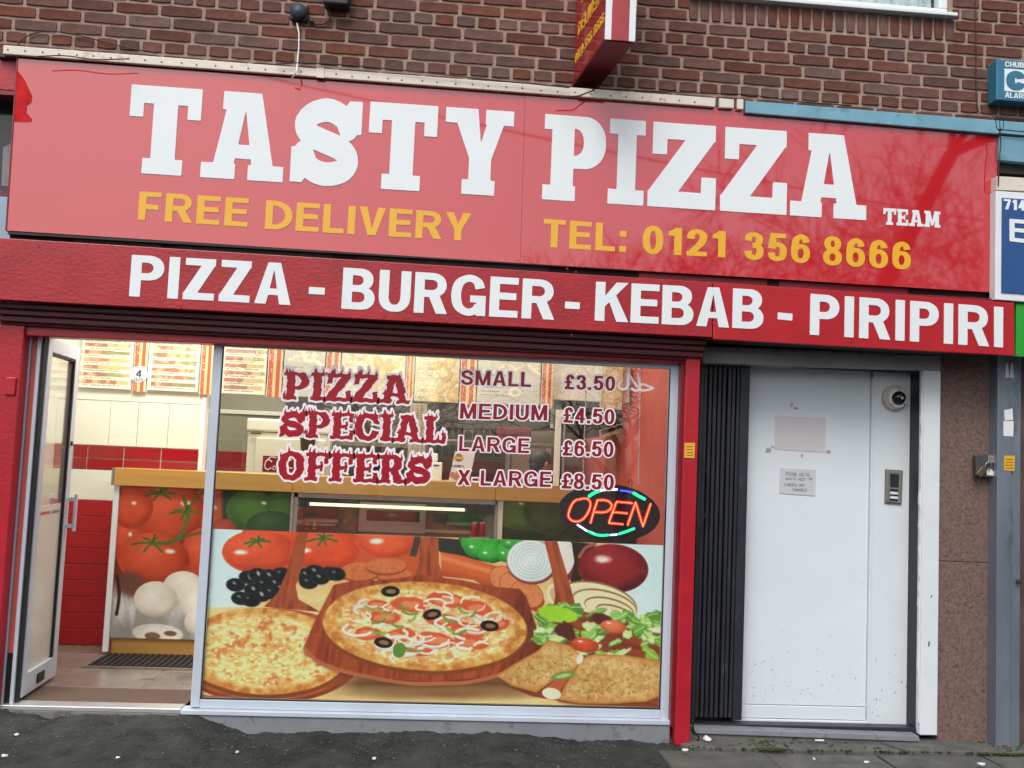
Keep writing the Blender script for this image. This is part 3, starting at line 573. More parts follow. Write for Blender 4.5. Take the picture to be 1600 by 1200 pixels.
    A.ell(868, 930, 12, 18, (236, 220, 190), -20); A.ell(868, 930, 8, 13, (214, 176, 120), -20)
    # olives
    for (cx, cy) in [(440, 897), (388, 902), (403, 898), (421, 900), (430, 912), (412, 913), (396, 922), (424, 926), (408, 930), (368, 914), (376, 935), (392, 938), (440, 920), (478, 898), (492, 893), (482, 910), (515, 896), (500, 903), (525, 897)]:
        A.ell(cx, cy, 15, 10.5, (50, 56, 54), 6, 2); A.ell(cx, cy-.4, 14, 9.6, (20, 24, 23), 6, 2.5); h_ = (cx*7+cy*13) % 11; A.ell(cx-5+h_*.7, cy-4+h_*.25, 1.5+h_*.28, 1+h_*.14, (150+h_*6, 158+h_*6, 158+h_*6), h_*7, 3)
    # peels and pizzas
    wood_poly(A, [(465, 830), (482, 830), (471, 888), (462, 916), (466, 936), (500, 956), (412, 948), (434, 926), (449, 890)], 100)
    A.ell(418, 1026, 148, 74, (138, 62, 36)); u, v, r, m = A.ell(418, 1022, 146, 72, (178, 92, 54), full=True); A.mix(m*np.clip((fbm(x*.15, y, 4, 4)-.45)*3, 0, 1)*.5, (140, 60, 34))
    A.mix(np.clip((x-500)/40, 0, 1)*m*.6, (110, 44, 26))
    def pizza(cx, cy, rx, ry, a, seed):
        A.ell(cx, cy+ry*.09, rx*1.0, ry*1.0, (132, 70, 30), a, 2, .04, seed)
        u, v, r, m = A.ell(cx, cy, rx, ry, (214, 156, 80), a, 1.5, .05, seed, full=True)
        n1 = fbm(x, y, 9, seed+2); n2 = fbm(x*.8, y*1.5, 5, seed+4, 3); n3 = fbm(x, y, 26, seed+6, 3)
        A.mix(m*np.clip((n1-.48)*5, 0, 1)*.75, (186, 108, 46)); A.mix(m*np.clip((.45-n1)*5, 0, 1)*.7, (240, 200, 124))
        inn = np.clip((.90-r)*9, 0, 1)*m
        A.mix(inn, (232, 206, 136)); A.mix(inn*np.clip((n3-.50)*5, 0, 1)*.6, (214, 128, 62)); A.mix(inn*np.clip((.45-n3)*5, 0, 1)*.6, (244, 226, 160)); A.mix(inn*np.clip((n2-.5)*5, 0, 1)*.85, (246, 234, 184)); A.mix(inn*np.clip((.42-n2)*6, 0, 1)*.6, (214, 150, 60)); A.mix(inn*np.clip((n1-.6)*7, 0, 1)*.6, (196, 84, 40))
        return u, v, r, inn, n2
    pizza(412, 1018, 130, 68, 2, 21)
    wood_poly(A, [(657, 835), (685, 835), (686, 880), (693, 905), (648, 905), (655, 880)], 90)
    wood_poly(A, [(850, 842), (870, 844), (887, 900), (900, 948), (920, 962), (862, 962), (868, 930), (862, 890)], 75)
    bd = [(521, 914), (548, 908), (600, 906), (660, 898), (720, 906), (768, 916), (812, 920), (822, 932), (840, 985), (851, 1023), (845, 1032), (800, 1050), (740, 1060), (680, 1065), (630, 1063), (580, 1056), (540, 1047), (500, 1032), (474, 1012), (490, 975)]
    A.mix(np.clip(.5-seg_sdf(x, y-7, bd)/12, 0, 1)*.6, (80, 40, 22)); wood_poly(A, bd, 100, (166, 76, 44), (120, 44, 26)); A.mul(np.clip(.5-seg_sdf(x, y, bd)/2, 0, 1)*np.clip((x-770)/60, 0, 1), .72)
    A.line([(476, 1014), (500, 1036), (545, 1051), (630, 1067), (690, 1068), (750, 1063), (848, 1032)], 6, (186, 104, 66)); 
    u, v, r, inn, n2 = pizza(664, 978, 161, 69, 3, 41)
    A.mix(inn*np.clip(.95-r*1.02, 0, 1)*.5, (238, 230, 196)); rr = random.Random(5)
    for (cx, cy, rx, ry) in [(600, 965, 26, 11), (640, 945, 30, 12), (700, 938, 34, 12), (745, 950, 26, 11), (690, 968, 28, 10), (730, 985, 30, 12), (620, 995, 30, 12), (575, 990, 22, 10), (680, 1000, 30, 12), (735, 1005, 30, 11), (650, 1015, 26, 10), (780, 975, 16, 10), (590, 945, 18, 8)]:
        A.ell(cx, cy, rx, ry, (210, 92, 56), rr.uniform(-15, 15), 2, .35, int(cx)); A.ell(cx, cy, rx*.55, ry*.5, (232, 134, 90), 0, 2, .6, int(cx)+1)
    for k in range(16):
        a = rr.uniform(0, 6.28); q = math.sqrt(rr.random())*.78; cx, cy = 664+161*q*math.cos(a), 978+66*q*math.sin(a); b = rr.uniform(0, 6.28); l = rr.uniform(13, 24)
        P_ = [(cx+l*math.cos(b+t_), cy+.42*l*math.sin(b+t_)) for t_ in (0, .7, 1.4, 2.1, 2.8, 3.6)]; A.line([(p[0], p[1]+1.6) for p in P_], 4.6, (196, 130, 96), .6); A.line(P_, 4.2, rr.choice([(244, 232, 218), (238, 216, 206), (248, 242, 224)]), .95)
    for k in range(44):
        a = rr.uniform(0, 6.28); q = math.sqrt(rr.random())*.8; cx, cy = 664+161*q*math.cos(a), 978+66*q*math.sin(a); b = rr.uniform(0, 6.28); l = rr.uniform(10, 22)
        A.line([(cx+l*math.cos(b+t_), cy+.45*l*math.sin(b+t_)) for t_ in (0, .8, 1.6, 2.3)], rr.uniform(1.6, 3.8), rr.choice([(240, 226, 214), (232, 190, 180), (244, 238, 214), (250, 244, 226)]), .92)
    for k in range(17):
        a = rr.uniform(0, 6.28); q = math.sqrt(rr.random())*.75; cx, cy = 664+161*q*math.cos(a), 978+66*q*math.sin(a); b = rr.uniform(0, 3)
        A.line([(cx-12*math.cos(b), cy-4*math.sin(b)), (cx, cy+3), (cx+12*math.cos(b), cy+5*math.sin(b))], 4, rr.choice([(140, 170, 70), (110, 150, 60)]), .9)
    A.ell(624, 1016, 10, 12, (96, 140, 56), 20)
    for (cx, cy, a) in [(610, 924, 0), (675, 960, -10), (599, 1004, 8), (765, 978, 6)]: A.ell(cx, cy, 14.5, 8.5, (28, 22, 20), a); A.ell(cx+1, cy, 8, 3.6, (150, 110, 70), a)
    # right board, salad and folded pizza
    wood_poly(A, [(838, 958), (890, 952), (950, 962), (1000, 970), (1045, 985), (1045, 1110), (980, 1104), (900, 1100), (830, 1088), (790, 1070), (775, 1055), (850, 1020)], 10, (150, 66, 42), (110, 40, 26))
    A.poly([(300, 1085), (420, 1092), (300, 1110)], (170, 92, 56))
    A.mix(np.clip(1-A.loc(700, 1085, 170, 14)[2], 0, 1)*.7, (110, 66, 36))
    rr = random.Random(9)
    for k in range(90):
        cx = rr.uniform(842, 1036); cy = rr.uniform(955, 1024)-(8 if cx < 900 else -2)
        if cx < 905 and cy > 1002: continue
        ra, rb_, an = rr.uniform(7, 16), rr.uniform(3.5, 8), rr.uniform(-40, 40); A.ell(cx, cy+1.5, ra, rb_, (70, 110, 40), an, 2.5, 1.0, k)
        A.ell(cx, cy, ra, rb_, rr.choice([(140, 186, 66), (178, 206, 112), (112, 166, 60), (204, 218, 150), (150, 194, 100), (92, 146, 58), (222, 226, 186)]), an, 2, 1.0, k); ca, sa = math.cos(math.radians(an)), math.sin(math.radians(an))
        A.line([(cx-ca*ra*.8, cy-sa*ra*.8), (cx+rr.uniform(-2, 2), cy+rr.uniform(-2, 2)), (cx+ca*ra*.8, cy+sa*ra*.8)], 1.3, (226, 234, 190), .7)
    A.ell(872, 960, 32, 12, (162, 206, 50), 10, 2, .3, 4)
    for (cx, cy, rx, ry) in [(882, 985, 15, 12), (940, 968, 20, 9), (893, 996, 12, 6)]: A.ell(cx, cy, rx, ry, (92, 40, 34), 20, 2, .7, int(cx))
    A.fruit(958, 979, 20, 10, (222, 118, 74), (170, 60, 36), 8); A.fruit(914, 1008, 22, 11, (208, 82, 44), (150, 40, 22), 8)
    for pts in ([(776, 1056), (800, 1040), (842, 1016), (856, 1000), (890, 1008), (912, 1028), (900, 1048), (866, 1062), (838, 1082), (800, 1072)], [(872, 1093), (884, 1070), (908, 1030), (930, 1022), (975, 1024), (1045, 1034), (1045, 1082), (1010, 1096), (950, 1100), (905, 1099)]):
        A.mix(np.clip(.5-seg_sdf(x, y-4, pts)/5, 0, 1)*.8, (118, 60, 34)); sd_ = seg_sdf(x, y, pts); m = np.clip(.5-sd_/1.5, 0, 1); A.mix(m, (206, 164, 96))
        n = fbm(x, y, 6, 77); n5 = fbm(x, y, 22, 91, 3); A.mix(m*np.clip((n5-.42)*4, 0, 1)*.6, (232, 202, 148)); A.mix(m*np.clip((n-.52)*6, 0, 1)*.4, (178, 122, 62)); A.mix(m*np.clip((.42-n)*6, 0, 1)*.5, (234, 204, 144)); A.mix(m*np.clip((fbm(x, y, 2.6, 5, 2)-.66)*9, 0, 1)*.55, (120, 84, 40)); A.mix(m*np.clip(1+sd_/12, 0, 1)*.7, (206, 140, 70)); A.mix(m*np.clip(1+sd_/3.5, 0, 1)*.5, (160, 92, 44))
    A.poly([(846, 1080), (866, 1064), (900, 1048), (906, 1034), (880, 1072), (868, 1092)], (190, 96, 60)); A.ell(862, 1084, 15, 9, (232, 224, 196), 10); A.ell(880, 1056, 20, 6, (110, 150, 60), -12, 2); A.ell(880, 1056, 12, 3, (190, 200, 130), -12, 2); A.ell(906, 1030, 5, 8, (230, 226, 210), 15)
    A.c *= (1.14+.06*(fbm(x, y, 2.2, 31, 2)-.5)+.10*(fbm(x, y, 38, 37, 3)-.5)+.04*(fbm(x, y, 7, 39, 2)-.5))[..., None]; return soften(A.c)
def paint_counter(X0, X1, Z0, Z1, Y, w, h):
    A = Art(X0, X1, Z0, Z1, Y, w, h); x, y = A.x, A.y
    A.c[:] = A.rgb((120, 50, 34)); A.mix(np.clip((y-900)/50, 0, 1), (160, 158, 150)); A.mix(np.clip((y-905)/30, 0, 1)*np.clip((fbm(x*1.4, y*.6, 24, 3)-.45)*4, 0, 1), (206, 208, 206)); A.mix(np.clip((y-955)/40, 0, 1)*.5, (150, 150, 144))
    A.mix(np.clip((x-300)/30, 0, 1)*np.clip((850-y)/20, 0, 1), (150, 60, 40)); A.mix(np.clip((800-y)/30, 0, 1)*np.clip((fbm(x, y, 20, 3)-.4)*3, 0, 1), (196, 176, 150))
    A.fruit(230, 800, 60, 50, (190, 70, 48), (110, 30, 22), 0, hl=None)
    for q in [(200, 842, 26, 40), (330, 800, 40, 40), (262, 800, 62, 46), (205, 792, 34, 34), (318, 868, 36, 44), (240, 874, 56, 42)]: A.fruit(q[0], q[1], q[2], q[3], (206, 82, 52), (128, 34, 22), 4, hl=(.45, -.35, .16) if q[2] > 50 else (.1, -.2, .14))
    A.line([(286, 775), (294, 805), (280, 838), (262, 848), (240, 850)], 6, (96, 110, 56)); A.line([(262, 848), (300, 835), (330, 828)], 4, (90, 104, 50)); calyx(A, 238, 848, 26, 3); calyx(A, 250, 770, 20, 4); A.line([(288, 800), (310, 775), (318, 768)], 4, (90, 104, 50)); calyx(A, 290, 800, 20, 8)
    A.ell(206, 912, 24, 18, (116, 74, 62), 30, 10)
    for q in [(286, 918, 32, 26), (306, 944, 26, 24), (312, 972, 24, 22), (243, 936, 34, 28)]: A.fruit(q[0], q[1], q[2], q[3], (236, 232, 216), (172, 162, 140), 0, hl=None, shade=.5, clean=True)
    A.ell(246, 990, 40, 15, (226, 224, 212), 4); A.ell(246, 992, 34, 10, (236, 232, 222), 4); A.ell(238, 994, 12, 6, (128, 104, 84), 4); A.ell(266, 990, 10, 4, (110, 90, 74), 4)
    A.line([(183, 900), (186, 930), (182, 960)], 5, (60, 40, 34))
    # green peppers and dark back
    m = np.clip((x-344)/6, 0, 1); A.mix(m, (46, 58, 34)); A.mix(m*np.clip((fbm(x, y, 18, 5)-.5)*3, 0, 1), (70, 78, 56))
    A.fruit(350, 826, 22, 16, (176, 66, 46), (100, 30, 20), hl=None)
    A.fruit(395, 798, 42, 32, (74, 118, 34), (26, 54, 20), 12, hl=(.35, -.5, .12)); A.fruit(440, 792, 24, 26, (70, 112, 34), (28, 56, 22), hl=None); A.fruit(425, 822, 40, 24, (44, 76, 32), (26, 46, 24), hl=None)
    A.fruit(812, 800, 44, 28, (86, 118, 44), (40, 60, 30), 8, hl=(.0, -.5, .1)); A.fruit(858, 800, 40, 34, (74, 92, 50), (44, 56, 34), hl=None)
    A.c *= (.98+.05*(fbm(x, y, 2.5, 8, 2)-.5)+.16*(fbm(x, y, 34, 9, 3)-.5))[..., None]; return soften(A.c, 2)
def paint_menu(seed, style, w=360, h=330):
    A = Art(0, 1, 0, 1, 0, w, h, px=False); x, y = A.x, A.y; Wd = w/h*100; r = random.Random(seed); n = fbm(x, y, 7, seed)
    if style == 'rows':
        A.c[:] = A.rgb((238, 236, 214)); k = 0; yy = 3
        while yy < 96:
            cuts = r.uniform(.4, .8)*Wd
            m = np.clip((3.2-abs(y-yy-3.4)-2.2*(fbm(x, y*0+yy, 9, seed+int(yy))-.5))*1.5, 0, 1)
            A.mix(m*(x < cuts)*(x > 5), (168, 98, 72)); A.mix(m*(x > cuts)*(x < Wd-4), (r.choice([(196, 182, 96), (122, 136, 70), (208, 178, 104)]))); A.mix(m*np.clip((n-.5)*5, 0, 1), (214, 166, 118)); A.mix(m*np.clip((.42-n)*5, 0, 1)*.6, (120, 78, 56))
            lx = r.uniform(.6, .95)*Wd; A.mix((abs(y-yy-8.4) < .9)*(x > 6)*(x < lx)*(vnoise(x*.9, y*0+yy, seed) > .3)*.65, (90, 84, 84)); yy += 10.6
    elif style == 'food':
        A.c[:] = A.rgb((206, 196, 160)); A.mix(np.clip((n-.45)*4, 0, 1), (226, 206, 150)); A.mix(np.clip((.45-n)*4, 0, 1), (168, 152, 112))
        for k in range(26): A.fruit(r.uniform(.35, 1)*Wd, r.uniform(0, 100), r.uniform(7, 15), r.uniform(5, 11), r.choice([(222, 186, 118), (232, 204, 140), (210, 168, 98), (236, 220, 170)]), (150, 110, 60), r.uniform(-40, 40), hl=None)
        for k in range(11): A.mix((abs(y-8-k*8) < 1.0)*(x > 4)*(x < r.uniform(.35, .6)*Wd)*(vnoise(x*.8, y*0+k, seed) > .35)*.7, (246, 242, 226))
    elif style == 'fries':
        A.c[:] = A.rgb((196, 198, 186))
        for k in range(40): cx, cy, a = r.uniform(.1, .9)*Wd, r.uniform(8, 50), r.uniform(-1, 1); A.line([(cx, cy), (cx+12*math.cos(a), cy+12*math.sin(a))], 3.4, r.choice([(236, 226, 186), (244, 238, 208), (214, 200, 150)]), 1, False)
        A.ell(Wd*.6, 82, 10, 7, (236, 228, 206)); A.ell(Wd*.6, 82, 5, 3.5, (190, 180, 160))
        for k in range(6): A.mix((abs(y-58-k*6) < 1.0)*(x > 4)*(x < .5*Wd)*(vnoise(x*.8, y*0+k, seed) > .35)*.7, (110, 100, 96))
    elif style == 'strip':
        A.c[:] = A.rgb((236, 196, 130)); A.mix((abs(x-Wd*.2) < Wd*.16)*1.0, (190, 62, 32)); A.mix((abs(x-Wd*.72) < Wd*.14)*1.0, (190, 62, 32)); A.mix((y < 14)*1., (232, 228, 214)); A.mix((abs(x-Wd*.45) < Wd*.38)*(y < 30)*(vnoise(x*.5, y*.5, seed) > .55), (150, 60, 40)); A.mix((vnoise(x*.6, y*.5, seed) > .72)*(abs(x-Wd*.2) < Wd*.12)*.7, (240, 220, 190))
    A.c *= (1+.05*(n-.5)[..., None]); return A.c*.74+.26*A.rgb((236, 232, 214))
def print_quad(name, X0, X1, Z0, Z1, Y, m, parent, t=.004):
    mb = MB().box(X0, X1, Y, Y+t, Z0, Z1); me = mb.mesh(name); uvl = me.uv_layers.new(name='uv')
    for p in me.polygons:
        for li in p.loop_indices:
            v = me.vertices[me.loops[li].vertex_index].co; uvl.data[li].uv = ((v.x-X0)/(X1-X0), (v.z-Z0)/(Z1-Z0))
    return put(name, me, m, parent)
#==STRUCTURE==
# ------------------------------------------------------------------ ground
prof = [(-60, 1108), (0, 1110), (82, 1119), (139, 1114), (300, 1116), (337, 1128), (390, 1145), (600, 1143), (800, 1148), (1055, 1161), (1100, 1166), (1440, 1178), (1700, 1188)]
px_, pz_ = zip(*[(P(a, b, -.1).x, P(a, b, -.1).z) for a, b in prof])
def zg(x, y):
    z0 = float(np.interp(x, px_, pz_)); k = min(1, max(0, (-.1-y)/1.1)); return z0*(1-k)+.03*k if y > -1.2 else max(-.02, .03+(y+1.2)*.012)
xs = np.concatenate([np.linspace(-4.2, -2.6, 40), np.linspace(-2.59, 1.6, 460), np.linspace(1.62, 5.2, 120)]); ys = np.concatenate([np.linspace(.12, -.08, 8), np.linspace(-.09, -.85, 120), np.linspace(-.88, -3.4, 30)])
vs, fs = [], []
for j, y in enumerate(ys):
    for i, x in enumerate(xs):
        n = float(0); vs.append((x, y, zg(x, y)))
va = np.array(vs); va[:, 2] += (.030*(fbm(va[:, 0]+80, va[:, 0]*0+3, .10, 13, 5)-.5)+.010*(fbm(va[:, 0]+80, va[:, 1]+9, .035, 17, 3)-.5))*(va[:, 0] < 1.3); va[:, 2] += .012*(fbm(va[:, 0]+50, va[:, 1]+50, .12, 3, 3)-.5)+.02*(fbm(va[:, 0]+50, va[:, 1]+50, .5, 5, 2)-.5)*np.clip(-va[:, 1]-.12, 0, 1)*2
nx = len(xs)
va[:, 2] += (.010*(fbm(va[:, 0]+50, va[:, 1]+50, .030, 23, 2)-.5)+.016*np.clip(fbm(va[:, 0]+90, va[:, 1]+50, .055, 29, 2)-.55, 0, 1))*(va[:, 0] < 1.32)
keep = [(j*nx+i, (j+1)*nx+i, (j+1)*nx+i+1, j*nx+i+1) for j in range(len(ys)-1) for i in range(nx-1)]
me = bpy.data.meshes.new('pavement'); me.from_pydata([tuple(v) for v in va], [], keep); me.update()
pav = tag(put('pavement', me, K['asphalt'], smooth=True), kind='structure')
tag(MB().box(-4.2, 5.2, -3.55, -3.4, -.14, -.0).put('kerb', K['concrete'], bevel=.01), kind='structure')
tag(MB().add([(-150, -150, -.13), (150, -150, -.13), (150, 30, -.13), (-150, 30, -.13)], [(0, 1, 2, 3)]).put('road', K['asphalt']), kind='structure')
# paving slabs to the right of the post
sl_ = tag(bpy.data.objects.new('paving', None), kind='structure'); C.objects.link(sl_)
rows = [[(1020, 1166), (1182, 1161), (1214, 1196), (1052, 1196)], [(1184, 1161), (1352, 1170), (1388, 1194), (1217, 1194)], [(1355, 1170), (1520, 1178), (1556, 1195), (1391, 1194)]]
jit = random.Random(3)
X_ = [(1.30, 1.84), (1.85, 2.44), (2.45, 3.02), (3.03, 3.6)]
for r_, (ya, yb) in enumerate([(.02, -.235), (-.245, -.80)]):
    for (xa, xb) in X_:
        sh = -.06*r_+.03; d = .10
        pts = [(xa+sh, ya), (xb+sh, ya), (xb+sh+d*(r_ == 0), yb), (xa+sh+d*(r_ == 0), yb)]
        z = .102+jit.uniform(-.004, .004)-.02*r_; mb = MB(); n = 4
        mb.flatslab([(a+jit.uniform(-.004, .004), b) for a, b in pts], z-.06, z); mb.put('paving_slab', K['slab'], sl_, bevel=.006)
mo = MB(); jr = random.Random(8)
for k in range(420):
    x = jr.choice([jr.uniform(1.3, 3.5), jr.gauss(1.86, .05), jr.gauss(3.1, .12)]); y = -.24+jr.gauss(0, .01) if jr.random() < .5 else jr.uniform(-.2, -.02)
    mo.ball((x, y, .098 if y < -.2 else .1), (jr.uniform(.004, .014), jr.uniform(.004, .010), jr.uniform(.003, .007)), 6, 4)
tag(mo.put('moss', K['moss']), kind='stuff')
gr = MB()
for k in range(1100):
    x, y = jr.uniform(-2.5, 1.6), -.12-abs(jr.gauss(0, .28)); r = jr.uniform(.002, .0052); z = zg(x, y)+.002
    gr.ball((x, y, z), (r*jr.uniform(.8, 1.6), r, r*.7), 5, 3)
gme = gr.mesh('loose grit'); tag(put('loose_grit', gme, mat('pale grit', (92, 93, 89), .9, var=.5, vs=30)), kind='stuff')

# litter scraps
lit = [(23, 1128, 12, 5, 'long pale scrap of paper on asphalt by the left end of the shop step'), (182, 1135, 9, 3, 'small white scrap on asphalt in front of the open doorway'), (25, 1158, 8, 3, 'white scrap on asphalt close to the left picture edge'),
       (8, 1181, 10, 4, 'white torn scrap at the bottom left corner of the asphalt'), (184, 1187, 6, 4, 'bright white fleck on asphalt below the doorway, lowest of those there'), (371, 1168, 6, 4, 'grey scrap on asphalt where the raised tarmac drops to the sill'),
       (585, 1180, 7, 4, 'lone white scrap on dark asphalt below the shop window'), (1105, 1158, 14, 12, 'crumpled white tissue at the foot of the red post'), (1071, 1175, 12, 5, 'flat white scrap on the first paving slab in front of the red post'),
       (1272, 1189, 4, 5, 'tiny white fleck on the paving joint below the white door'), (1281, 1160, 18, 3, 'thin white straw lying along the foot of the door step'), (1354, 1194, 9, 3, 'white scrap at the bottom edge below the door side panel'), (1533, 1197, 12, 5, 'white scrap at the bottom edge beside the grey metal post')]
for (a, b, w, h, lb) in lit:
    g = G(a, b, .10); z = max(zg(g.x, g.y), .106 if g.x > 1.32 else 0)+.006; w /= 300; h /= 160; mb = MB(); rr = random.Random(a)
    pts = [(g.x+w/2*math.cos(t)*rr.uniform(.7, 1.1), g.y+h/2*math.sin(t)*rr.uniform(.7, 1.1)) for t in [k*math.pi/4 for k in range(8)]]
    hh = .02 if 'crumpled' in lb else .004
    mb.v = [(x, y, z+rr.uniform(0, .004)) for x, y in pts]+[(g.x+rr.uniform(-.2, .2)*w, g.y, z+hh)]+[(x, y, z-.004) for x, y in pts]
    mb.f = [(i, (i+1) % 8, 8) for i in range(8)]+[(i, i+9, (i+1) % 8+9, (i+1) % 8) for i in range(8)]+[tuple(range(16, 8, -1))]; mb.mi = [0]*len(mb.f)
    tag(mb.put('litter_scrap', K['paper']), lb, 'litter', 'scraps of litter on the pavement')

# ------------------------------------------------------------------ brick wall with its upper windows
WX0, WX1 = P(1080, 2, .05).x, P(1478, 28, .05).x
wall = thing('brick_wall', 'brown brick upper wall with pale mortar above the pizza shop sign', 'wall', (0, 0, 3.3))
m = MB(); zs, zt = 4.17, 5.4
m.box(-4.2, 5.2, .003, .25, 3.2, 4.165); m.box(-4.2, WX0, .0031, .25, 4.165, 6.2); m.box(WX1, 3.38, .0031, .25, 4.165, 6.2); m.box(4.9, 5.2, .0031, .25, 4.165, 6.2); m.box(WX0, WX1, .0031, .25, zt, 6.2); m.box(3.38, 4.9, .0031, .25, zt, 6.2)
m.put('mortar', K['mortar'], wall)
def brick_mesh(L, H, seed):
    r = random.Random(seed); n = max(3, int(L/.035)); mb = MB(); j = lambda s: r.uniform(-s, s)
    top = [(-L/2+L*i/n, H/2+j(.0016)) for i in range(n+1)]; bot = [(-L/2+L*i/n, -H/2+j(.0016)) for i in range(n+1)]
    top[0] = (-L/2+.004, H/2-.003); top[-1] = (L/2-.004, H/2-.003); bot[0] = (-L/2+.003, -H/2+.003); bot[-1] = (L/2-.003, -H/2+.003)
    vs = []
    for (y, sh) in ((-.006, .94), (-.002, 1.0), (.03, 1.0)):
        vs += [((p[0]*(1-(1-sh)*.08), y+j(.0008) if y < 0 else y, p[1]*sh if y < -.003 else p[1])) for p in top]+[((p[0]*(1-(1-sh)*.08), y+j(.0008) if y < 0 else y, p[1]*sh if y < -.003 else p[1])) for p in bot]
    N = 2*(n+1); fs = [(i, n+1+i, n+2+i, i+1) for i in range(n)]
    ring = list(range(0, n+1))+list(range(2*n+1, n, -1))
    for l in (0, 1):
        for a in range(len(ring)):
            i, k = ring[a], ring[(a+1) % len(ring)]; fs.append((l*N+i, l*N+k, (l+1)*N+k, (l+1)*N+i))
    me = bpy.data.meshes.new('brick'); me.from_pydata(vs, [], fs); me.update(); me.materials.append(K['brick']); return me
stv = [brick_mesh(.219, .054, k) for k in range(7)]; hdv = [brick_mesh(.104, .054, 20+k) for k in range(6)]; sov = [brick_mesh(.118, .050, 40+k) for k in range(5)]
rest = MB(); nb = 0; rb = random.Random(2)
def lay(me, x, z, rot=0, k=1):
    global nb
    sx, sz = project(np.array([x-.12, x+.12, x, x]), np.zeros(4), np.array([z, z, z+.05, z-.05]))
    vis = sx.max() > -8 and sx.min() < 1608 and sz.max() > -4 and z > 3.58
    if z < 3.5: return
    if vis:
        # leave out those wholly behind the trunking
        o = bpy.data.objects.new('brick', me); C.objects.link(o); o.parent = wall; o.location = (x, rb.uniform(-.002, .002), z-3.3); o.rotation_euler = (0, rot+rb.uniform(-.006, .006), 0); o.scale = (k, 1, 1); nb += 1
    else:
        Lx = max(abs(v.co.x) for v in me.vertices)*k-.004; Lz = .025
        if rot: rest.box(x-Lz, x+Lz, -.004, .02, z-Lx, z+Lx)
        else: rest.box(x-Lx, x+Lx, -.004, .02, z-Lz, z+Lz)
phase = [0, .05, .17, .10]
for k in range(-2, 36):
    z = 3.652+.069*k+.0; hd = k % 4 == 0; pit = .1175 if hd else .2335; x = -4.2+phase[k % 4]+(.03 if k % 8 > 3 else 0)
    while x < 5.1:
        L = pit-.012; x0, x1 = x+.006, x+pit-.006
        if 4.03 < z < zt:
            for (a, b) in ((WX0-.012, WX1+.012), (3.368, 4.9)):
                if x0 < b and x1 > a:
                    if x0 < a: x1 = min(x1, a)
                    elif x1 > b: x0 = max(x0, b)
                    else: x1 = x0
        if x1-x0 > .03: lay(rb.choice(hdv if hd else stv), (x0+x1)/2, z, 0, (x1-x0)/L)
        x += pit
for (a, b) in ((WX0-.03, WX1+.03), (3.36, 4.9)):
    n = round((b-a)/.0655)
    for i in range(n): lay(rb.choice(sov), a+(i+.5)*(b-a)/n, 4.10, math.pi/2)
tag(rest.put('brickwork', K['brick'], wall), kind='stuff')
print('bricks', nb)
def upper_window(x0, x1, label):
    t = thing('upper_window', label, 'window', (x0, .0, 4.17)); f = MB(); z0, z1 = 4.19, zt
    f.box(x0, x1, .03, .10, z0, z0+.055).box(x0, x1, .03, .10, z1-.055, z1).box(x0, x0+.05, .03, .10, z0+.055, z1-.055).box(x1-.05, x1, .03, .10, z0+.055, z1-.055)
    xm = x0+(x1-x0)*.38; f.box(xm-.03, xm+.03, .03, .10, z0+.055, z1-.055); f.put('window_frame', K['white_pvc'], t, bevel=.006)
    box(x0-.03, x1+.02, -.05, .11, 4.168, 4.1895).put('window_sill', K['white_pvc'], t, bevel=.004)
    box(x0+.05, xm-.03, .062, .07, z0+.055, z1-.055).put('pane', K['glass'], t); box(xm+.03, x1-.05, .062, .07, z0+.055, z1-.055).put('pane', K['glass'], t)
    cv = MB(); n = 70; a = x0+.05; b = x1-.05
    for i in range(n): xa = a+(b-a)*i/n; xb = a+(b-a)*(i+1)/n; ya, yb = .13+.012*math.sin(i*1.3), .13+.012*math.sin((i+1)*1.3); cv.add([(xa, ya, z0), (xb, yb, z0), (xb, yb, z1), (xa, ya, z1), (xa, ya+.004, z0), (xb, yb+.004, z0), (xb, yb+.004, z1), (xa, ya+.004, z1)], [(0, 1, 2, 3), (7, 6, 5, 4)])
    cv.put('net_curtain', K['curtain'], t, smooth=True); box(a-.02, b+.02, .22, .24, z0, z1).put('dim_room_sheet', mat('dim room', (120, 124, 126), .9), t)  # plain grey sheet standing in for the dim room behind the curtain
    return t
upper_window(WX0, WX1, 'white framed upper window with net curtain above the soldier course of bricks'); upper_window(3.38, 4.9, 'second white framed upper window cut by the right picture edge')

# ------------------------------------------------------------------ fascia: flashing, trunking, sign
t = thing('fascia_backing', 'dark painted timber backing seen in the gap between the two red signs', 'fascia', (0, 0, 2.3))
box(-2.13, 3.04, -.2, .0, 2.3, 3.44).put('board', K['dark_gap'], t); zb = P(300, 380, -.2).z
for (a, b) in ((115, 250), (275, 520), (560, 860), (1000, 1200), (1220, 1420)):
    xa, xb = P(a, 380, -.22).x, P(b, 400, -.22).x; box(xa, xb, -.215, -.2005, 2.46, 2.56).put('batten', K['dark_gap'] if a < 900 else K['dark_red'], t)
t = thing('roof_flashing', 'dark lead flashing running along the wall above the sign', 'flashing', (0, 0, 3.45))
m = MB(); m.add([(-2.25, -.24, 3.470), (5, -.24, 3.470), (5, -.01, 3.565), (-2.25, -.01, 3.565), (-2.25, -.24, 3.45), (5, -.24, 3.45), (5, -.01, 3.45), (-2.25, -.01, 3.45)], [(0, 1, 2, 3), (4, 7, 6, 5), (0, 4, 5, 1), (1, 5, 6, 2), (2, 6, 7, 3), (3, 7, 4, 0)]); m.put('flashing', mat('lead flashing', (58, 60, 64), .7, var=.3, vs=8, bump=.5, bs=30), t)
t = thing('white_trunking', 'weathered white plastic trunking strip with rusty screws along the top of the sign', 'trunking', (0, -.25, 3.45))
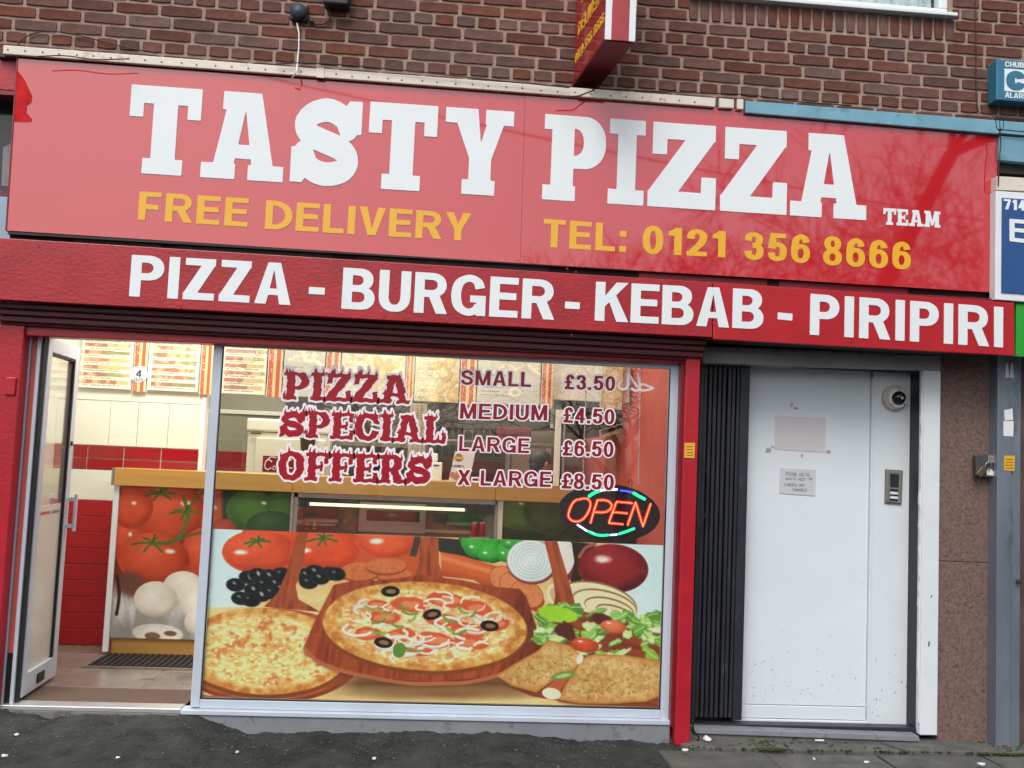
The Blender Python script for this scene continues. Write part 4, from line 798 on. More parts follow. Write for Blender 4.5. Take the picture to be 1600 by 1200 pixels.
segs = [((5, 70), (497, 107), (497, 120), (4, 84)), ((505, 107), (1118, 153), (1118, 167), (505, 121)), ((1124, 153), (1147, 155), (1147, 169), (1124, 168)), ((1152, 154), (1162, 155), (1162, 171), (1152, 170))]
for s_ in segs: board(s_, -.268, -.242).put('cover', K['white_trunk'], t, bevel=.004)
board([(494, 105), (507, 106), (507, 122), (494, 121)], -.273, -.2685).put('joint_clip', K['white_trunk'], t, bevel=.002)
scm = MB().lathe((0, 0, 0), [(0, -.003), (.004, -.0025), (.0048, 0)], (0, 1, 0), 10).mesh('screw'); scm.materials.append(mat('rusty screw', (128, 100, 84), .7))
for k in range(42):
    a = 14+k*26.8+rb.uniform(-3, 3); b = 70+(a-5)*.0752+7.5+rb.uniform(-1, 1)
    if a > 1112 or 488 < a < 512: continue
    p = P(a, b, -.2685); o = bpy.data.objects.new('screw', scm); C.objects.link(o); o.parent = t; o.location = p-Vector(t.location)
t = thing('teal_fascia', 'pale teal painted trim and fascia of the shop to the right', 'fascia', (2.6, -.3, 3.3))
board([(1165, 157), (1700, 199), (1700, 221), (1165, 176)], -.268, -.242).put('trim', K['teal'], t, bevel=.004)
board([(1562, 212), (1700, 222), (1700, 263), (1560, 250)], -.26, -.20).put('panel', K['teal'], t, bevel=.004)
board([(1562, 252), (1700, 265), (1700, 279), (1560, 270)], -.22, -.18).put('recess', K['dark_gap'], t)
t = thing('grey_bracket_panel', 'pale grey panel under the teal fascia above the blue sign', 'panel', (3.1, -.3, 3.1))
board([(1558, 275), (1700, 284), (1700, 302), (1557, 297)], -.30, -.24).put('panel', K['white_trunk'], t, bevel=.003)

SY = -.24
sg = thing('main_shop_sign', 'large glossy red shop sign with white slab letters TASTY PIZZA', 'sign', (.45, SY, 2.5))
board([(28, 88), (820.6, 146), (812.6, 411), (10, 360)], SY, SY+.075).put('sign_panel', K['sign_red'], sg)
board([(821, 146), (1560, 200), (1553, 457), (813, 411)], SY-.001, SY+.075).put('sign_panel', K['sign_red'], sg)
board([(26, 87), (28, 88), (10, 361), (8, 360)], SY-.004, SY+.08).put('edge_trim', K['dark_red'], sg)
box(P(12, 361, SY).x, P(1553, 457, SY).x, SY+.002, SY+.08, P(12, 361, SY).z-.014, P(12, 361, SY).z-.002).put('bottom_trim', K['black'], sg)
CAPL = lambda x: 132+(x-204)*.0715
BASL = lambda x: 271+(x-221)*.0648
for ch, a, b in [('T', 201, 313), ('A', 317, 446), ('S', 456, 564), ('T', 575, 682), ('Y', 694, 801), ('P', 849, 946), ('I', 951, 1007), ('Z', 1013, 1119), ('Z', 1126, 1230), ('A', 1235, 1354)]:
    ym = 205+(a-250)*.068; glyph_box(ch, a, b, CAPL((a+b)/2), BASL((a+b)/2), SY, 'slab', K['white_vinyl'], sg)
word('TEAM', (1380, 325, 351), (1469, 331, 356), SY, 'slabsmall', K['white_vinyl'], sg, sp=.06)
Yv = K['yellow_vinyl']
word('FREE', (217, 299, 343.5), (388, 310.5, 355), SY, 'deliv', Yv, sg, sp=.13); word('DELIVERY', (415, 313, 358), (735.5, 334, 377), SY, 'deliv', Yv, sg, sp=.11)
word('TEL:', (849, 342, 386), (979, 351, 394), SY, 'deliv', Yv, sg); word('0121', (1004, 352.5, 396), (1133.5, 361.5, 402.5), SY, 'deliv', Yv, sg, sp=.14)
word('356', (1163, 362, 405.5), (1265.5, 367.5, 411), SY, 'deliv', Yv, sg); word('8666', (1286, 369, 413.5), (1423, 379, 421), SY, 'deliv', Yv, sg)
board([(26, 108), (39, 126), (50, 150), (49, 160), (42, 165), (41, 176), (50, 186), (49, 190), (38, 191), (21, 190)], SY-.002, SY-.0005).put('reflection_patch', K['bright_red'], sg)  # flat patch painting in the outline of something dark mirrored in the sign

BY = -.30
bd = thing('lower_sign_board', 'lower red painted board reading PIZZA - BURGER - KEBAB - PIRIPIRI', 'sign', (.45, BY, 2.2))
board([(-40, 369), (1113, 441), (1113, 527), (-40, 466)], BY, BY+.03).put('board_panel', K['board_red'], bd, bevel=.003)
board([(1114.5, 441), (1585, 473), (1585, 556), (1114.5, 530)], BY, BY+.03).put('board_panel', mat('red smooth panel', (176, 34, 42), .3, var=.1, vs=5, bump=.2, bs=12, dirt=(150, 30, 38), dirt_s=9, dirt_t=.62), bd, bevel=.003)
z_ = P(600, 505, BY).z; a = P(-40, 466, BY); b = P(1585, 556, BY)
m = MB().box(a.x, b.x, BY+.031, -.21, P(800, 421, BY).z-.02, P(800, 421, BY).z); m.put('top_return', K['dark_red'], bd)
WB = K['white_vinyl']
word('PIZZA', (204, 398, 463), (456, 412, 477), BY, 'board', WB, bd, sp=.10); word('-', (483, 414, 479), (508, 416, 480), BY, 'board', WB, bd)
word('BURGER', (535, 418, 482.5), (866, 438, 500), BY, 'board', WB, bd, sp=.09); word('-', (883, 438, 501), (906, 440, 502), BY, 'board', WB, bd)
word('KEBAB', (930, 440, 501), (1193, 453, 515), BY, 'board', WB, bd, sp=.07); word('-', (1215, 455, 518), (1238, 457, 520), BY, 'board', WB, bd)
word('PIRIPIRI', (1265.5, 459, 523), (1567, 480, 543), BY, 'board', WB, bd, sp=.13)
bs_ = MB().lathe((0, 0, 0), [(0, -.002), (.005, -.002), (.006, 0)], (0, 1, 0), 8).mesh('screw'); bs_.materials.append(K['dark_red'])
for (a, b) in [(287, 392), (283, 480), (886, 420), (900, 425), (893, 524), (1113, 505), (1500, 520), (1570, 500), (600, 495), (60, 385), (55, 462), (1330, 535)]:
    p = P(a, b, BY); o = bpy.data.objects.new('screw', bs_); C.objects.link(o); o.parent = bd; o.location = p-Vector(bd.location)

# roller shutter housing and lintel under the board
t = thing('shutter_housing', 'dark red ribbed roller shutter box tucked under the lower sign board', 'shutter', (-.3, -.2, 2.1))
zb0, zb1 = P(0, 468, BY).z, P(1085, 526, BY).z; xl, xr = P(-40, 500, -.3).x, P(1090, 560, -.14).x+.02
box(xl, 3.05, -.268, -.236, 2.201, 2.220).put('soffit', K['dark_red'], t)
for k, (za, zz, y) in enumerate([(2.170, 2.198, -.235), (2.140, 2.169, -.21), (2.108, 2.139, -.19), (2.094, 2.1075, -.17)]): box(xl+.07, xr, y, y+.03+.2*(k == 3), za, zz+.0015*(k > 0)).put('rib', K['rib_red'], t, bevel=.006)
box(1.44, 3.05, -.235, -.1, 2.199, 2.2205).put('soffit', K['dark_gap'], t)
t = thing('shopfront_lintel', 'red painted timber lintel across the top of the shop window and doorway', 'lintel', (-.3, -.14, 2.05))
board([(35, 508), (1086, 549), (1086, 568), (35, 524)], -.14, -.03).put('rail', K['post_red'], t, bevel=.005)
hw = thing('shopfront_header', 'dark header behind the lintel closing the top of the shopfront', 'header', (-.3, 0, 2.1)); box(-2.5, 1.47, -.025, .0, 2.07, 2.9).put('header_board', K['dark_gap'], hw)
# red posts
def vpost(name, label, px0, px1, pyt, pyb, y0, y1, m, dx=0):
    xa, xb = P(px0, 800, y0).x, P(px1, 800, y0).x; zt_, zb_ = P(px0, pyt, y0).z, P(px0, pyb, y0).z
    return xa, xb, zb_, zt_
t = thing('red_post_left', '', 'post'); bpy.data.objects.remove(t)
t = thing('red_post', 'red painted timber post left of the open glass door', 'post', (-2.08, -.16, .15)); box(-2.30, -2.037, -.16, -.02, .14, 2.16).put('post', K['post_red'], t, bevel=.006)
box(-2.105, -2.055, -.172, -.161, 1.74, 1.83).put('cover_plate', K['post_red'], t, bevel=.004)
t = thing('red_post', 'red painted steel post between the shop window and the folding gate', 'post', (1.4, -.16, .1)); xa, xb = P(1062, 800, -.17).x, P(1088, 800, -.17).x
box(xa+.012, xb, -.17, -.03, .085, 2.15).put('post', K['post_red'], t, bevel=.006); box(xa-.006, xa+.011, -.13, -.04, .17, 2.1).put('side_flange', K['dark_red'], t)
st = tag(bpy.data.objects.new('warning_sticker', None), 'small yellow warning sticker on the red post beside the shop window', 'sticker'); C.objects.link(st); st.location = P(1077, 704, -.172)
board([(1070, 692), (1086, 692), (1085, 716), (1069, 715)], -.1735, -.1715).put('label', K['sticker'], st); 
for k in range(4): board([(1072, 697+k*4.5), (1083, 697+k*4.5), (1083, 698.5+k*4.5), (1072, 698.5+k*4.5)], -.1745, -.1738).put('print_line', K['sticker_ink'], st)

# ------------------------------------------------------------------ aluminium shopfront
FY = -.08
sf = thing('shop_window', 'aluminium framed shop window with a pizza print across its lower half', 'window', (.1, FY, .2))
xL0, xL1 = P(316, 800, FY).x, P(332, 800, FY).x; XM0, XM1 = -1.112, -1.066; XR0, XR1 = 1.312, 1.37
zsb = P(600, 1112, FY).z; zst = P(600, 1098, FY).z; ztop = 2.10
box(XM0, XM1, FY, FY+.05, .205, ztop).put('mullion', K['alu'], sf, bevel=.003)
box(XR0, XR1-.012, FY, FY+.05, .17, ztop).put('side_frame', K['alu'], sf, bevel=.003); box(XR0+.026, XR0+.029, FY-.003, FY-.0005, .2, ztop).put('bead', K['alu'], sf)
box(XM1, XR0, FY+.001, FY+.05, .200, .245).put('bottom_rail', K['alu'], sf, bevel=.003); box(XM1, XR0, FY+.001, FY+.05, 2.052, ztop).put('top_rail', K['alu'], sf)
GY = FY+.02
box(XM1+.006, XR0-.006, GY, GY+.006, .246, 2.051).put('pane', K['glass'], sf)
gk = MB().box(XM1, XM1+.005, FY+.004, GY-.001, .246, 2.051).box(XR0-.005, XR0, FY+.004, GY-.001, .246, 2.051).box(XM1+.005, XR0-.005, FY+.004, GY-.001, .2455, .2505); gk.put('seal', K['black'], sf)
t = thing('window_plinth', 'grey painted concrete plinth below the shop window, chipped along its foot', 'plinth', (.1, -.09, .1))
box(XM0-.04, 1.36, -.105, .1, .02, .175).put('plinth', K['alu_grey'], t, bevel=.004); box(XM0-.04, 1.37, -.115, .1, .1755, .199).put('sill_strip', K['alu'], t, bevel=.003)
t = thing('door_step', 'bright metal threshold with pale concrete edge under the open shop doorway', 'step', (-1.6, -.1, .15))
box(-2.2, XM0-.041, -.12, .1, .03, .1795).put('step', K['concrete'], t, bevel=.006); box(-2.2, XM0-.0405, -.11, -.0, .180, .2025).put('threshold', mat('bright threshold', (205, 210, 212), .3, metal=.6), t, bevel=.003)
# poster
pX0, pX1 = P(331, 900, GY+.008).x, P(1034, 900, GY+.008).x; pZ1 = P(680, 839, GY+.008).z; pZ0 = .2515
pX0 = XM1+.005; pX1 = XR0-.006
wp = image_mat('pizza print', paint_window(pX0, pX1, pZ0, pZ1, GY+.008), .3, .3)
pq = print_quad('pizza_print', pX0, pX1, pZ0, pZ1, GY+.0075, wp, sf, .003)
# window lettering
LY = GY-.0005
def outlined(txt, L, Rt, style, m, parent, iso, sp, nm='letter'):
    word(txt, L, Rt, LY, style, K['lilac_white'], parent, iso=iso, depth=.0008, sp=sp, one=True, name='outline')
    word(txt, L, Rt, LY, style, m, parent, depth=.0012, sp=sp, off=.001, name=nm)
lt = thing('special_offers_lettering', 'dripping red vinyl lettering PIZZA SPECIAL OFFERS on the shop window', 'lettering', (-.4, LY, 1.3))
outlined('PIZZA', (443, 581, 624), (641, 587, 631), 'gothic', K['gothic_red'], lt, .075, .06)
outlined('SPECIAL', (438, 641, 682), (697, 651, 693), 'gothic', K['gothic_red'], lt, .075, .05)
outlined('OFFERS', (435, 705, 749), (674, 713, 757), 'gothic', K['gothic_red'], lt, .075, .05)
for nm, lb, L, Rt, pr, L2, R2 in [('SMALL', 'small', (720.5, 578, 601), (830, 582, 604.5), '£3.50', (882, 585, 608), (961, 588.5, 610.5)), ('MEDIUM', 'medium', (719, 630, 654), (855, 633, 657), '£4.50', (880, 636, 660), (960, 640, 663)),
                       ('LARGE', 'large', (717.5, 681, 704.5), (827, 685, 708), '£6.50', (879, 687.5, 711.5), (958.5, 690.5, 714)), ('X-LARGE', 'extra large', (715, 734, 757.5), (861, 737, 761), '£8.50', (877.5, 739, 763), (959, 742, 765.5))]:
    t = thing('price_lettering', f'maroon window lettering with white outline reading {nm} {pr}', 'lettering', (.4, LY, P(720, L[1], LY).z), 'price lines on the shop window')
    outlined(nm, L, Rt, 'price', K['maroon'], t, .085, .14); outlined(pr, L2, R2, 'price', K['maroon'], t, .085, .12)
# halal lettering in Arabic script, drawn as brush strokes
t = thing('halal_lettering', 'small white Arabic lettering at the top right of the shop window', 'lettering', P(995, 600, LY))
hal = [([(1001, 601), (1006, 600.5), (1012, 603), (1020, 606)], 3.2), ([(1020, 607), (1012, 609.5), (1004, 610), (997, 609)], 3.4), ([(996.5, 584), (998, 592), (999.5, 601), (999, 608), (993, 610.5), (987, 607)], 3.4), ([(984, 586), (989, 595), (996, 604)], 3.2), ([(980.5, 584), (981, 594), (981, 602), (977, 607.5), (971, 608), (966.5, 604), (968, 598)], 3.5)]
gx_, gy_ = np.meshgrid(np.arange(0, 2.2, .018), np.arange(-.3, 1.2, .018)); dd = np.full(gx_.shape, 1e9)
for pts, w in hal: dd = np.minimum(dd, seg_sdf(gx_, gy_, ('path', [((a-960)/30, (610-b)/30) for a, b in pts], w/30)))
def fmh(u, v, d): q_ = P(960+u*30, 610-v*30, LY); return (q_.x, LY-.002+d*.0019, q_.z)
solid('letters', [simplify(l, .006) for l in march(dd, np.arange(0, 2.2, .018), np.arange(-.3, 1.2, .018), 0)], fmh, .002, K['lilac_white'], t)

# OPEN led sign
OY = GY+.05
os_ = thing('open_sign', 'lit oval OPEN sign with red letters hanging inside the shop window', 'sign', P(952, 801, OY))
def oval(cx, cy, rx, ry, a, n=48): a = math.radians(a); return [(cx+rx*math.cos(t_)*math.cos(a)-ry*math.sin(t_)*math.sin(a), cy+rx*math.cos(t_)*math.sin(a)+ry*math.sin(t_)*math.cos(a)) for t_ in [2*math.pi*k/n for k in range(n)]]
board(oval(952, 801, 80, 45, 5), OY, OY+.02).put('plate', K['sign_black'], os_, bevel=.003)
z6 = lambda L: [(860+a/6.667, 740+b/6.667) for a, b in L]
dots = MB(); 
def leds(pts, name, halo, dot, closed=False, step=2.3, r=.0030, smooth=True, hr=.0085):
    q = catmull(z6(pts), 8) if smooth else [np.array(p) for p in z6(pts)]; L = [0]
    for a, b in zip(q[:-1], q[1:]): L.append(L[-1]+np.hypot(*(b-a)))
    n = int(L[-1]/step); pp = [(np.interp(k*L[-1]/n, L, [p[0] for p in q]), np.interp(k*L[-1]/n, L, [p[1] for p in q])) for k in range(n+1)]
    if halo: MB().tube([P(a, b, OY-.003) for a, b in pp], hr, 8).put(name, halo, os_)
    m_ = MB()
    for a, b in pp: p = P(a, b, OY-.003-hr*.8); m_.ball(p, r, 6, 4)
    tag(m_.put('led_dots', dot, os_), kind='stuff')
rd, hl = K['led_red'], K['led_halo']
leds([(315, 268), (270, 275), (225, 320), (193, 400), (190, 450), (225, 490), (290, 498), (350, 465), (400, 390), (418, 310), (390, 268), (340, 260), (312, 268)], 'led_letter', hl, rd)
leds([(418, 515), (450, 400), (490, 278), (560, 275), (610, 290), (640, 325), (630, 365), (590, 398), (540, 405), (465, 402)], 'led_letter', hl, rd, smooth=False)
leds([(850, 308), (690, 293), (645, 410), (608, 515), (755, 528)], 'led_letter', hl, rd, smooth=False); leds([(655, 402), (800, 415)], 'led_letter', hl, rd, smooth=False)
leds([(805, 535), (888, 300), (965, 550), (1045, 315)], 'led_letter', hl, rd, smooth=False)
for pts, dm, r in [([(405, 235), (450, 205), (510, 180)], 'led_green', .009), ([(520, 178), (560, 170), (690, 165)], 'led_white', .006), ([(735, 178), (790, 183), (840, 195)], 'led_blue', .005), ([(870, 205), (930, 240), (980, 265)], 'led_green', .009), ([(285, 535), (340, 570), (375, 595)], 'led_white', .005), ([(400, 605), (470, 635), (540, 645), (600, 640)], 'led_green', .0075), ([(420, 612), (500, 642), (600, 642)], 'led_white', .006), ([(630, 640), (690, 635)], 'led_white', .005), ([(720, 628), (790, 605), (870, 575)], 'led_green', .0075), ([(700, 632), (760, 618)], 'led_blue', .0035)]:
    leds(pts, 'led_arc', None, K[dm], step=1.9, r=r)
MB().tube([P(983, 758, OY+.005), P(982, 752, OY+.005), P(985, 749, OY+.005), P(988, 754, OY+.005), P(987, 761, OY+.005)], .0022).put('hanging_loop', K['black'], os_)
for i, (xa, ya, yb, xb, lb) in enumerate([(1001, 572, 760, 998, 'silver chain hanging down to the lit OPEN sign'), (916, 600, 742, 911, 'silver beaded cord hanging beside the price column inside the window')]):
    t = thing('hanging_chain', lb, 'chain', P(xa, ya, OY+.01)); m_ = MB(); n = 44 if i == 0 else 34
    for k in range(n):
        f_ = k/n; p = P(xa+(xb-xa)*f_, ya+(yb-ya)*f_, OY+.012); m_.ball(p, (.0045 if k % 2 else .003, .003, .009), 6, 5)
    m_.put('links', K['steel'], t)

# ------------------------------------------------------------------ glass door leaf standing open inwards
dj = sf
f = lambda a, y=FY: P(a, 700, y).x
box(f(25)-.02, f(36), FY, FY+.05, .2, 2.05).put('door_frame_strip', K['alu'], dj, bevel=.002); box(f(36)+.001, f(45), FY+.012, FY+.05, .45, 2.05).put('door_frame_lining', K['salmon'], dj); box(f(36)+.001, f(45), FY+.012, FY+.05, .2, .449).put('door_frame_lining', K['black'], dj)
box(f(45)+.001, f(51), FY+.004, FY+.05, .2, 2.05).put('door_frame_strip', K['alu'], dj, bevel=.002); box(f(51)+.001, f(56), FY+.02, FY+.05, .2, 2.05).put('door_seal', K['black'], dj)
hx = P(57, 700, -.03).x; fx_, fy_ = P(108, 700, .53).x, .53
ang = math.atan2(fy_+.03, fx_-hx); LW = math.hypot(fy_+.03, fx_-hx)
dr = thing('glass_door', 'aluminium framed glass shop door standing open into the shop', 'door', (hx, -.03, .2)); dr.rotation_euler = (0, 0, ang)
def dpart(m_, n_, k_, bev=.002):
    o = m_.put(n_, k_, None, bev); o.parent = dr; return o
H = 1.86
dpart(box(0, .07, -.022, .022, .02, H), 'stile', K['alu']); dpart(box(LW-.07, LW, -.022, .022, .02, H), 'stile', K['alu']); dpart(box(.0705, LW-.0705, -.022, .022, H-.075, H), 'top_rail', K['alu']); dpart(box(.0705, LW-.0705, -.022, .022, .02, .13), 'bottom_rail', K['alu'])
dpart(box(.071, LW-.071, -.003, .003, .98, H-.076), 'glass_pane', K['glass_door'], 0); dpart(box(.071, LW-.071, -.003, .003, .131, .978), 'glass_pane', K['glass_frost'], 0)
gb = MB()
for sy in (-1, 1): gb.box(LW-.082, LW-.0705, sy*.012-.006, sy*.012+.006, .13, H-.075); gb.box(.0705, LW-.0825, sy*.012-.006, sy*.012+.006, H-.087, H-.0755)
dpart(gb, 'seal', K['black'], 0)
hd = dpart(box(LW-.045, LW-.02, -.075, -.06, .82, 1.03), 'pull_handle', K['alu']); o = MB().box(LW-.04, LW-.025, -.061, -.021, .84, .86).box(LW-.04, LW-.025, -.061, -.021, .99, 1.01).put('bracket', K['alu']); o.parent = hd
dpart(box(.22, .33, -.03, -.0225, .045, .095), 'floor_lock', K['black']); o = dpart(box(LW-.06, LW-.035, -.03, -.0225, 1.30, 1.325), 'lock', K['black'])
dpart(box(.10, .30, -.0045, -.0035, .93, .945), 'safety_strip', K['salmon'], 0); dpart(box(.33, .45, -.0045, -.0035, .93, .945), 'safety_strip', K['alu_grey'], 0)
# ------------------------------------------------------------------ interior shell
XL, XRr, YB, ZF, ZC = -2.44, 1.44, 3.9, .2, 2.75
YC, YM = 1.25, 1.55
fl = tag(bpy.data.objects.new('shop_floor', None), kind='structure'); C.objects.link(fl)
box(XL-.1, XRr+.1, .1, YB+.1, .1, ZF-.006).put('screed', K['grout'], fl)
tme = {}
for i in range(5):
    for j in range(3):
        x0 = -2.44+i*.5-.02; y0 = .34+j*.45; x1 = min(x0+.494, .2)
        if y0 > 1.5: continue
        box(x0, x1, y0, min(y0+.444, YM), ZF-.02, ZF).put('floor_tile', K['floor_tile'], fl, bevel=.002)
tag(box(XL, XRr, -.02, .335, ZF-.03, ZF-.001).put('entrance_matting', K['mat_brown']), kind='structure')
sw = thing('side_wall', 'white panelled left wall inside the shop behind the open door', 'wall', (XL, 1, ZF)); box(XL-.1, XL, .0, YB, ZF, ZC).put('panelling', K['wall_cream'], sw)
rw = thing('salmon_wall', 'salmon painted right wall inside the shop behind the OPEN sign', 'wall', (XRr, 1, ZF)); box(XRr, XRr+.02, .0, YB, ZF, ZC).put('plaster', K['salmon'], rw)
kb = thing('kitchen_back_wall', 'grey green kitchen back wall with a band of dark red tiles', 'wall', (0, YB, ZF)); box(XL, XRr, YB, YB+.1, ZF, ZC).put('panelling', K['kitchen_wall'], kb)
for i in range(16):
    for j in range(2): x = XL+i*.245; z = P(700, 745, YB).z+.0+j*.085-.02; box(x, x+.24, YB-.012, YB-.001, z, z+.08).put('wall_tile', K['tile_red'], kb)
box(XL, XRr, YB-.03, YB-.001, P(400, 648, YB).z, P(400, 648, YB).z+.035).put('conduit', K['wall_cream'], kb)
ce = thing('shop_ceiling', 'pale shop ceiling above the menu boards', 'ceiling', (0, 1.5, ZC)); box(XL-.1, XRr+.1, -.02, YB+.1, ZC, ZC+.08).put('ceiling_board', K['ceiling'], ce)
# partition wall with tile band between door and kitchen
q = lambda x, y: P(x, y, YM)
xp0, xp1 = XL, q(311, 700).x
pw = thing('partition_wall', 'white partition wall with two rows of red tiles above the planked lower half', 'wall', ((xp0+xp1)/2, YM, ZF))
box(xp0, xp1, YM+.012, YM+.1, ZF, 2.4).put('wall_board', K['grout'], pw)
ztt, zt1, zt0 = q(200, 698).z, q(200, 718).z, q(200, 736).z
zpl = q(140, 781).z
jx = [q(a, 700).x for a in (115, 137, 194, 252)]; cols = [xp0]+jx+[xp1]
for a, b in zip(cols[:-1], cols[1:]):
    box(a+.004, b-.004, YM, YM+.011, zt1+.004, ztt-.003).put('wall_tile', K['tile_red'], pw, bevel=.002); box(a+.004, b-.004, YM, YM+.011, zt0+.003, zt1-.004).put('wall_tile', K['tile_red'], pw, bevel=.002)
pj = [xp0, q(172, 650).x, q(216, 650).x, q(264, 650).x, xp1]
for a, b in zip(pj[:-1], pj[1:]): box(a+.001, b-.0015, YM+.001, YM+.011, ztt+.002, q(200, 628).z).put('wall_panel', K['wall_cream'], pw, bevel=.002)
box(xp0, xp1-.001, YM+.001, YM+.011, q(200, 627).z, 2.4).put('wall_panel', K['wall_cream'], pw)
box(xp0, xp1, YM+.001, YM+.011, zpl+.002, zt0-.001).put('wall_panel', K['wall_cream'], pw)
np_ = 9; hp = (zpl-ZF-.0)/np_
for k in range(np_): box(xp0, xp1, YM-.004, YM+.011, ZF+.0+k*hp+.002, ZF+(k+1)*hp-.002).put('plank', K['plank_red'], pw, bevel=.003)
box(xp1, xp1+.03, YM-.01, YM+.1, zt0, 2.0).put('edge_trim', K['white_pvc'], pw, bevel=.003)
# menu boards along the top
bh = thing('menu_bulkhead', 'white bulkhead that carries the row of menu boards', 'bulkhead', (0, YM+.1, 2)); 
box(xp1+.001, XRr-.02, YM+.02, YM+.1, 1.965, ZC-.01).put('bulkhead_panel', K['wall_cream'], bh); ce2 = None
menus = [(124, 207, 'rows', 'menu board with rows of red sauced dishes at the far left over the partition'), (208, 230, 'strip', 'narrow orange and red menu strip with the round badge on it'), (231, 312, 'rows', 'menu board with rows of dishes left of the window mullion'), (313, 333, 'strip', 'narrow orange menu strip right at the window mullion'),
         (345, 417, 'rows', 'menu board with rows of dishes just right of the window mullion'), (418, 442, 'strip', 'narrow orange menu strip with a small price list above the letter P'), (443, 508, 'fries', 'menu board picturing chips behind the letters PI'), (509, 532, 'strip', 'narrow orange menu strip behind the letter Z'), (533, 634, 'food', 'menu board picturing yellow dishes behind the letters ZA'),
         (635, 648, 'strip', 'slim red menu strip beside the letter A'), (649, 719, 'food', 'menu board picturing fried chicken pieces left of the word SMALL'), (720, 746, 'strip', 'narrow red menu strip behind the word SMALL'), (747, 846, 'fries', 'menu board picturing dips between SMALL and its price'), (847, 866, 'strip', 'slim red menu strip left of the first price'), (940, 975, 'food', 'last menu board, half hidden behind the top price')]
for k, (a, b, st_, lb) in enumerate(menus):
    bot = 606+(a-120)*.040; z0 = P((a+b)/2, bot+(1 if st_ != 'strip' else 3), YM-.03).z; x0, x1 = P(a, 580, YM-.03).x, P(b, 580, YM-.03).x
    t = thing('menu_board', lb, 'menu board', ((x0+x1)/2, YM-.03, z0), 'menu boards over the counter')
    wpx = 70 if st_ == 'strip' else 300
    im = image_mat('menu print', paint_menu(k*13+5, st_, int(330*(x1-x0)/.47)+8, 330), .35, .3)
    box(x0, x1-.004, YM-.025, YM-.0005, z0, z0+.47).put('light_box', K['white_pvc'], t); print_quad('menu_print', x0+.002, x1-.006, z0+.002, z0+.468, YM-.030, im, t, .0045)
t = thing('round_badge', 'round white badge with a number 4 stuck over the left menu strip', 'badge', P(217, 585, YM-.034))
MB().lathe(P(217, 585, YM-.034), [(0, 0), (.056, 0), (.058, .003)], (0, 1, 0), 28).put('disc', K['paper'], t)
word('4', (213, 578, 589), (221, 578, 589), YM-.0345, 'thin', K['ink'], t, name='numeral'); 
for yy in (592, 595): word('I-I-I-I-', (209, yy-1, yy+.6), (225, yy-1, yy+.6), YM-.0345, 'small', K['ink'], t, one=True, name='small_print')

# counter
t = thing('counter', 'shop counter with oak trim and a vegetable print on its front', 'counter', (-.5, YC, ZF))
cx0, cx1 = P(178, 880, YC).x, XRr-.01
ctz0, ctz1 = P(500, 771, YC-.03).z, P(500, 744, YC-.03).z
cfz = P(240, 998, YC).z; dx0, dx1 = P(457, 800, YC).x, P(778, 800, YC).x
box(cx0+.02, dx0, YC+.01, YC+.5, cfz, ctz0).put('cabinet', K['wall_cream'], t); box(dx1, cx1, YC+.01, YC+.5, cfz, ctz0).put('cabinet', K['wall_cream'], t)
box(dx0, dx1, YC+.01, YC+.45, cfz, P(600, 838, YC).z-.02).put('cabinet', K['oak'], t)
ja = [cx0-.03, P(457, 760, YC-.03).x, P(775, 760, YC-.03).x, cx1]
for a, b in zip(ja[:-1], ja[1:]): box(a+.001, b-.001, YC-.03, YC+.02, ctz0, ctz1).put('trim_board', K['oak'], t, bevel=.003)
box(cx0-.03, cx1, YC+.021, YC+.55, ctz1-.04, ctz1-.002).put('worktop', K['oak'], t)
box(cx0-.045, cx0-.031, YC-.03, YC+.5, ctz0, ctz1).put('end_cap', K['alu_grey'], t)
box(cx0-.03, cx0+.004, YC-.012, YC+.01, ZF+.02, ctz0-.002).put('corner_trim', K['white_pvc'], t)
box(cx0+.01, cx1, YC+.03, YC+.06, ZF, cfz-.001).put('plinth', K['oak'], t)
for (a, b) in ((cx0+.0045, dx0-.012), (dx1+.035, cx1)):
    im = image_mat('vegetable print', paint_counter(a, b, cfz, ctz0, YC, int((b-a)*620), 560), .3, .35); print_quad('front_print', a, b, cfz, ctz0-.002, YC, im, t, .006)
box(dx1+.002, dx1+.032, YC-.004, YC+.009, .6, ctz0-.002).put('post_trim', K['wall_cream'], t)
box(dx0-.011, dx0+.005, YC-.02, YC-.001, .6, ctz0-.002).put('edge_strip', K['steel'], t)
# display unit in the counter
d = thing('display_case', 'stainless steel heated display case set into the counter under the oak trim', 'display case', ((dx0+dx1)/2, YC+.1, .8))
yb = YC+.38; zb_ = P(600, 838, YC).z-.02
box(dx0+.01, dx1-.01, yb, yb+.01, zb_, ctz0).put('back_panel', K['brown_glass'], d); box(dx0+.006, dx1-.006, YC+.0, yb, zb_+.0, zb_+.012).put('base', K['steel'], d)
box(dx0+.006, dx0+.03, YC, yb, zb_+.013, ctz0-.001).put('side_panel', K['steel'], d); box(dx1-.02, dx1-.0, YC, yb, zb_+.013, ctz0-.001).put('side_panel', K['steel'], d)
e = lambda x, y: P(x, y, yb-.03)
def rect(nm, a, b, c_, d_, y0, y1, m_, par, bev=0): return box(P(a, b, y0).x, P(c_, d_, y0).x, y0, y1, P((a+c_)/2, d_, y0).z, P((a+c_)/2, b, y0).z).put(nm, m_, par, bev)
rect('dark_door', 465, 774, 527, 808, yb-.02, yb-.001, K['dark_metal'], d); rect('shelf_rail', 465, 811, 528, 816, yb-.06, yb-.021, K['steel'], d); rect('shelf_rail', 466, 818, 524, 821, yb-.08, yb-.061, K['steel'], d)
rect('drawer_front', 562, 786, 664, 832, yb-.03, yb-.0205, K['steel'], d); rect('drawer_window', 572, 798, 656, 815, yb-.038, yb-.031, K['dark_metal'], d)
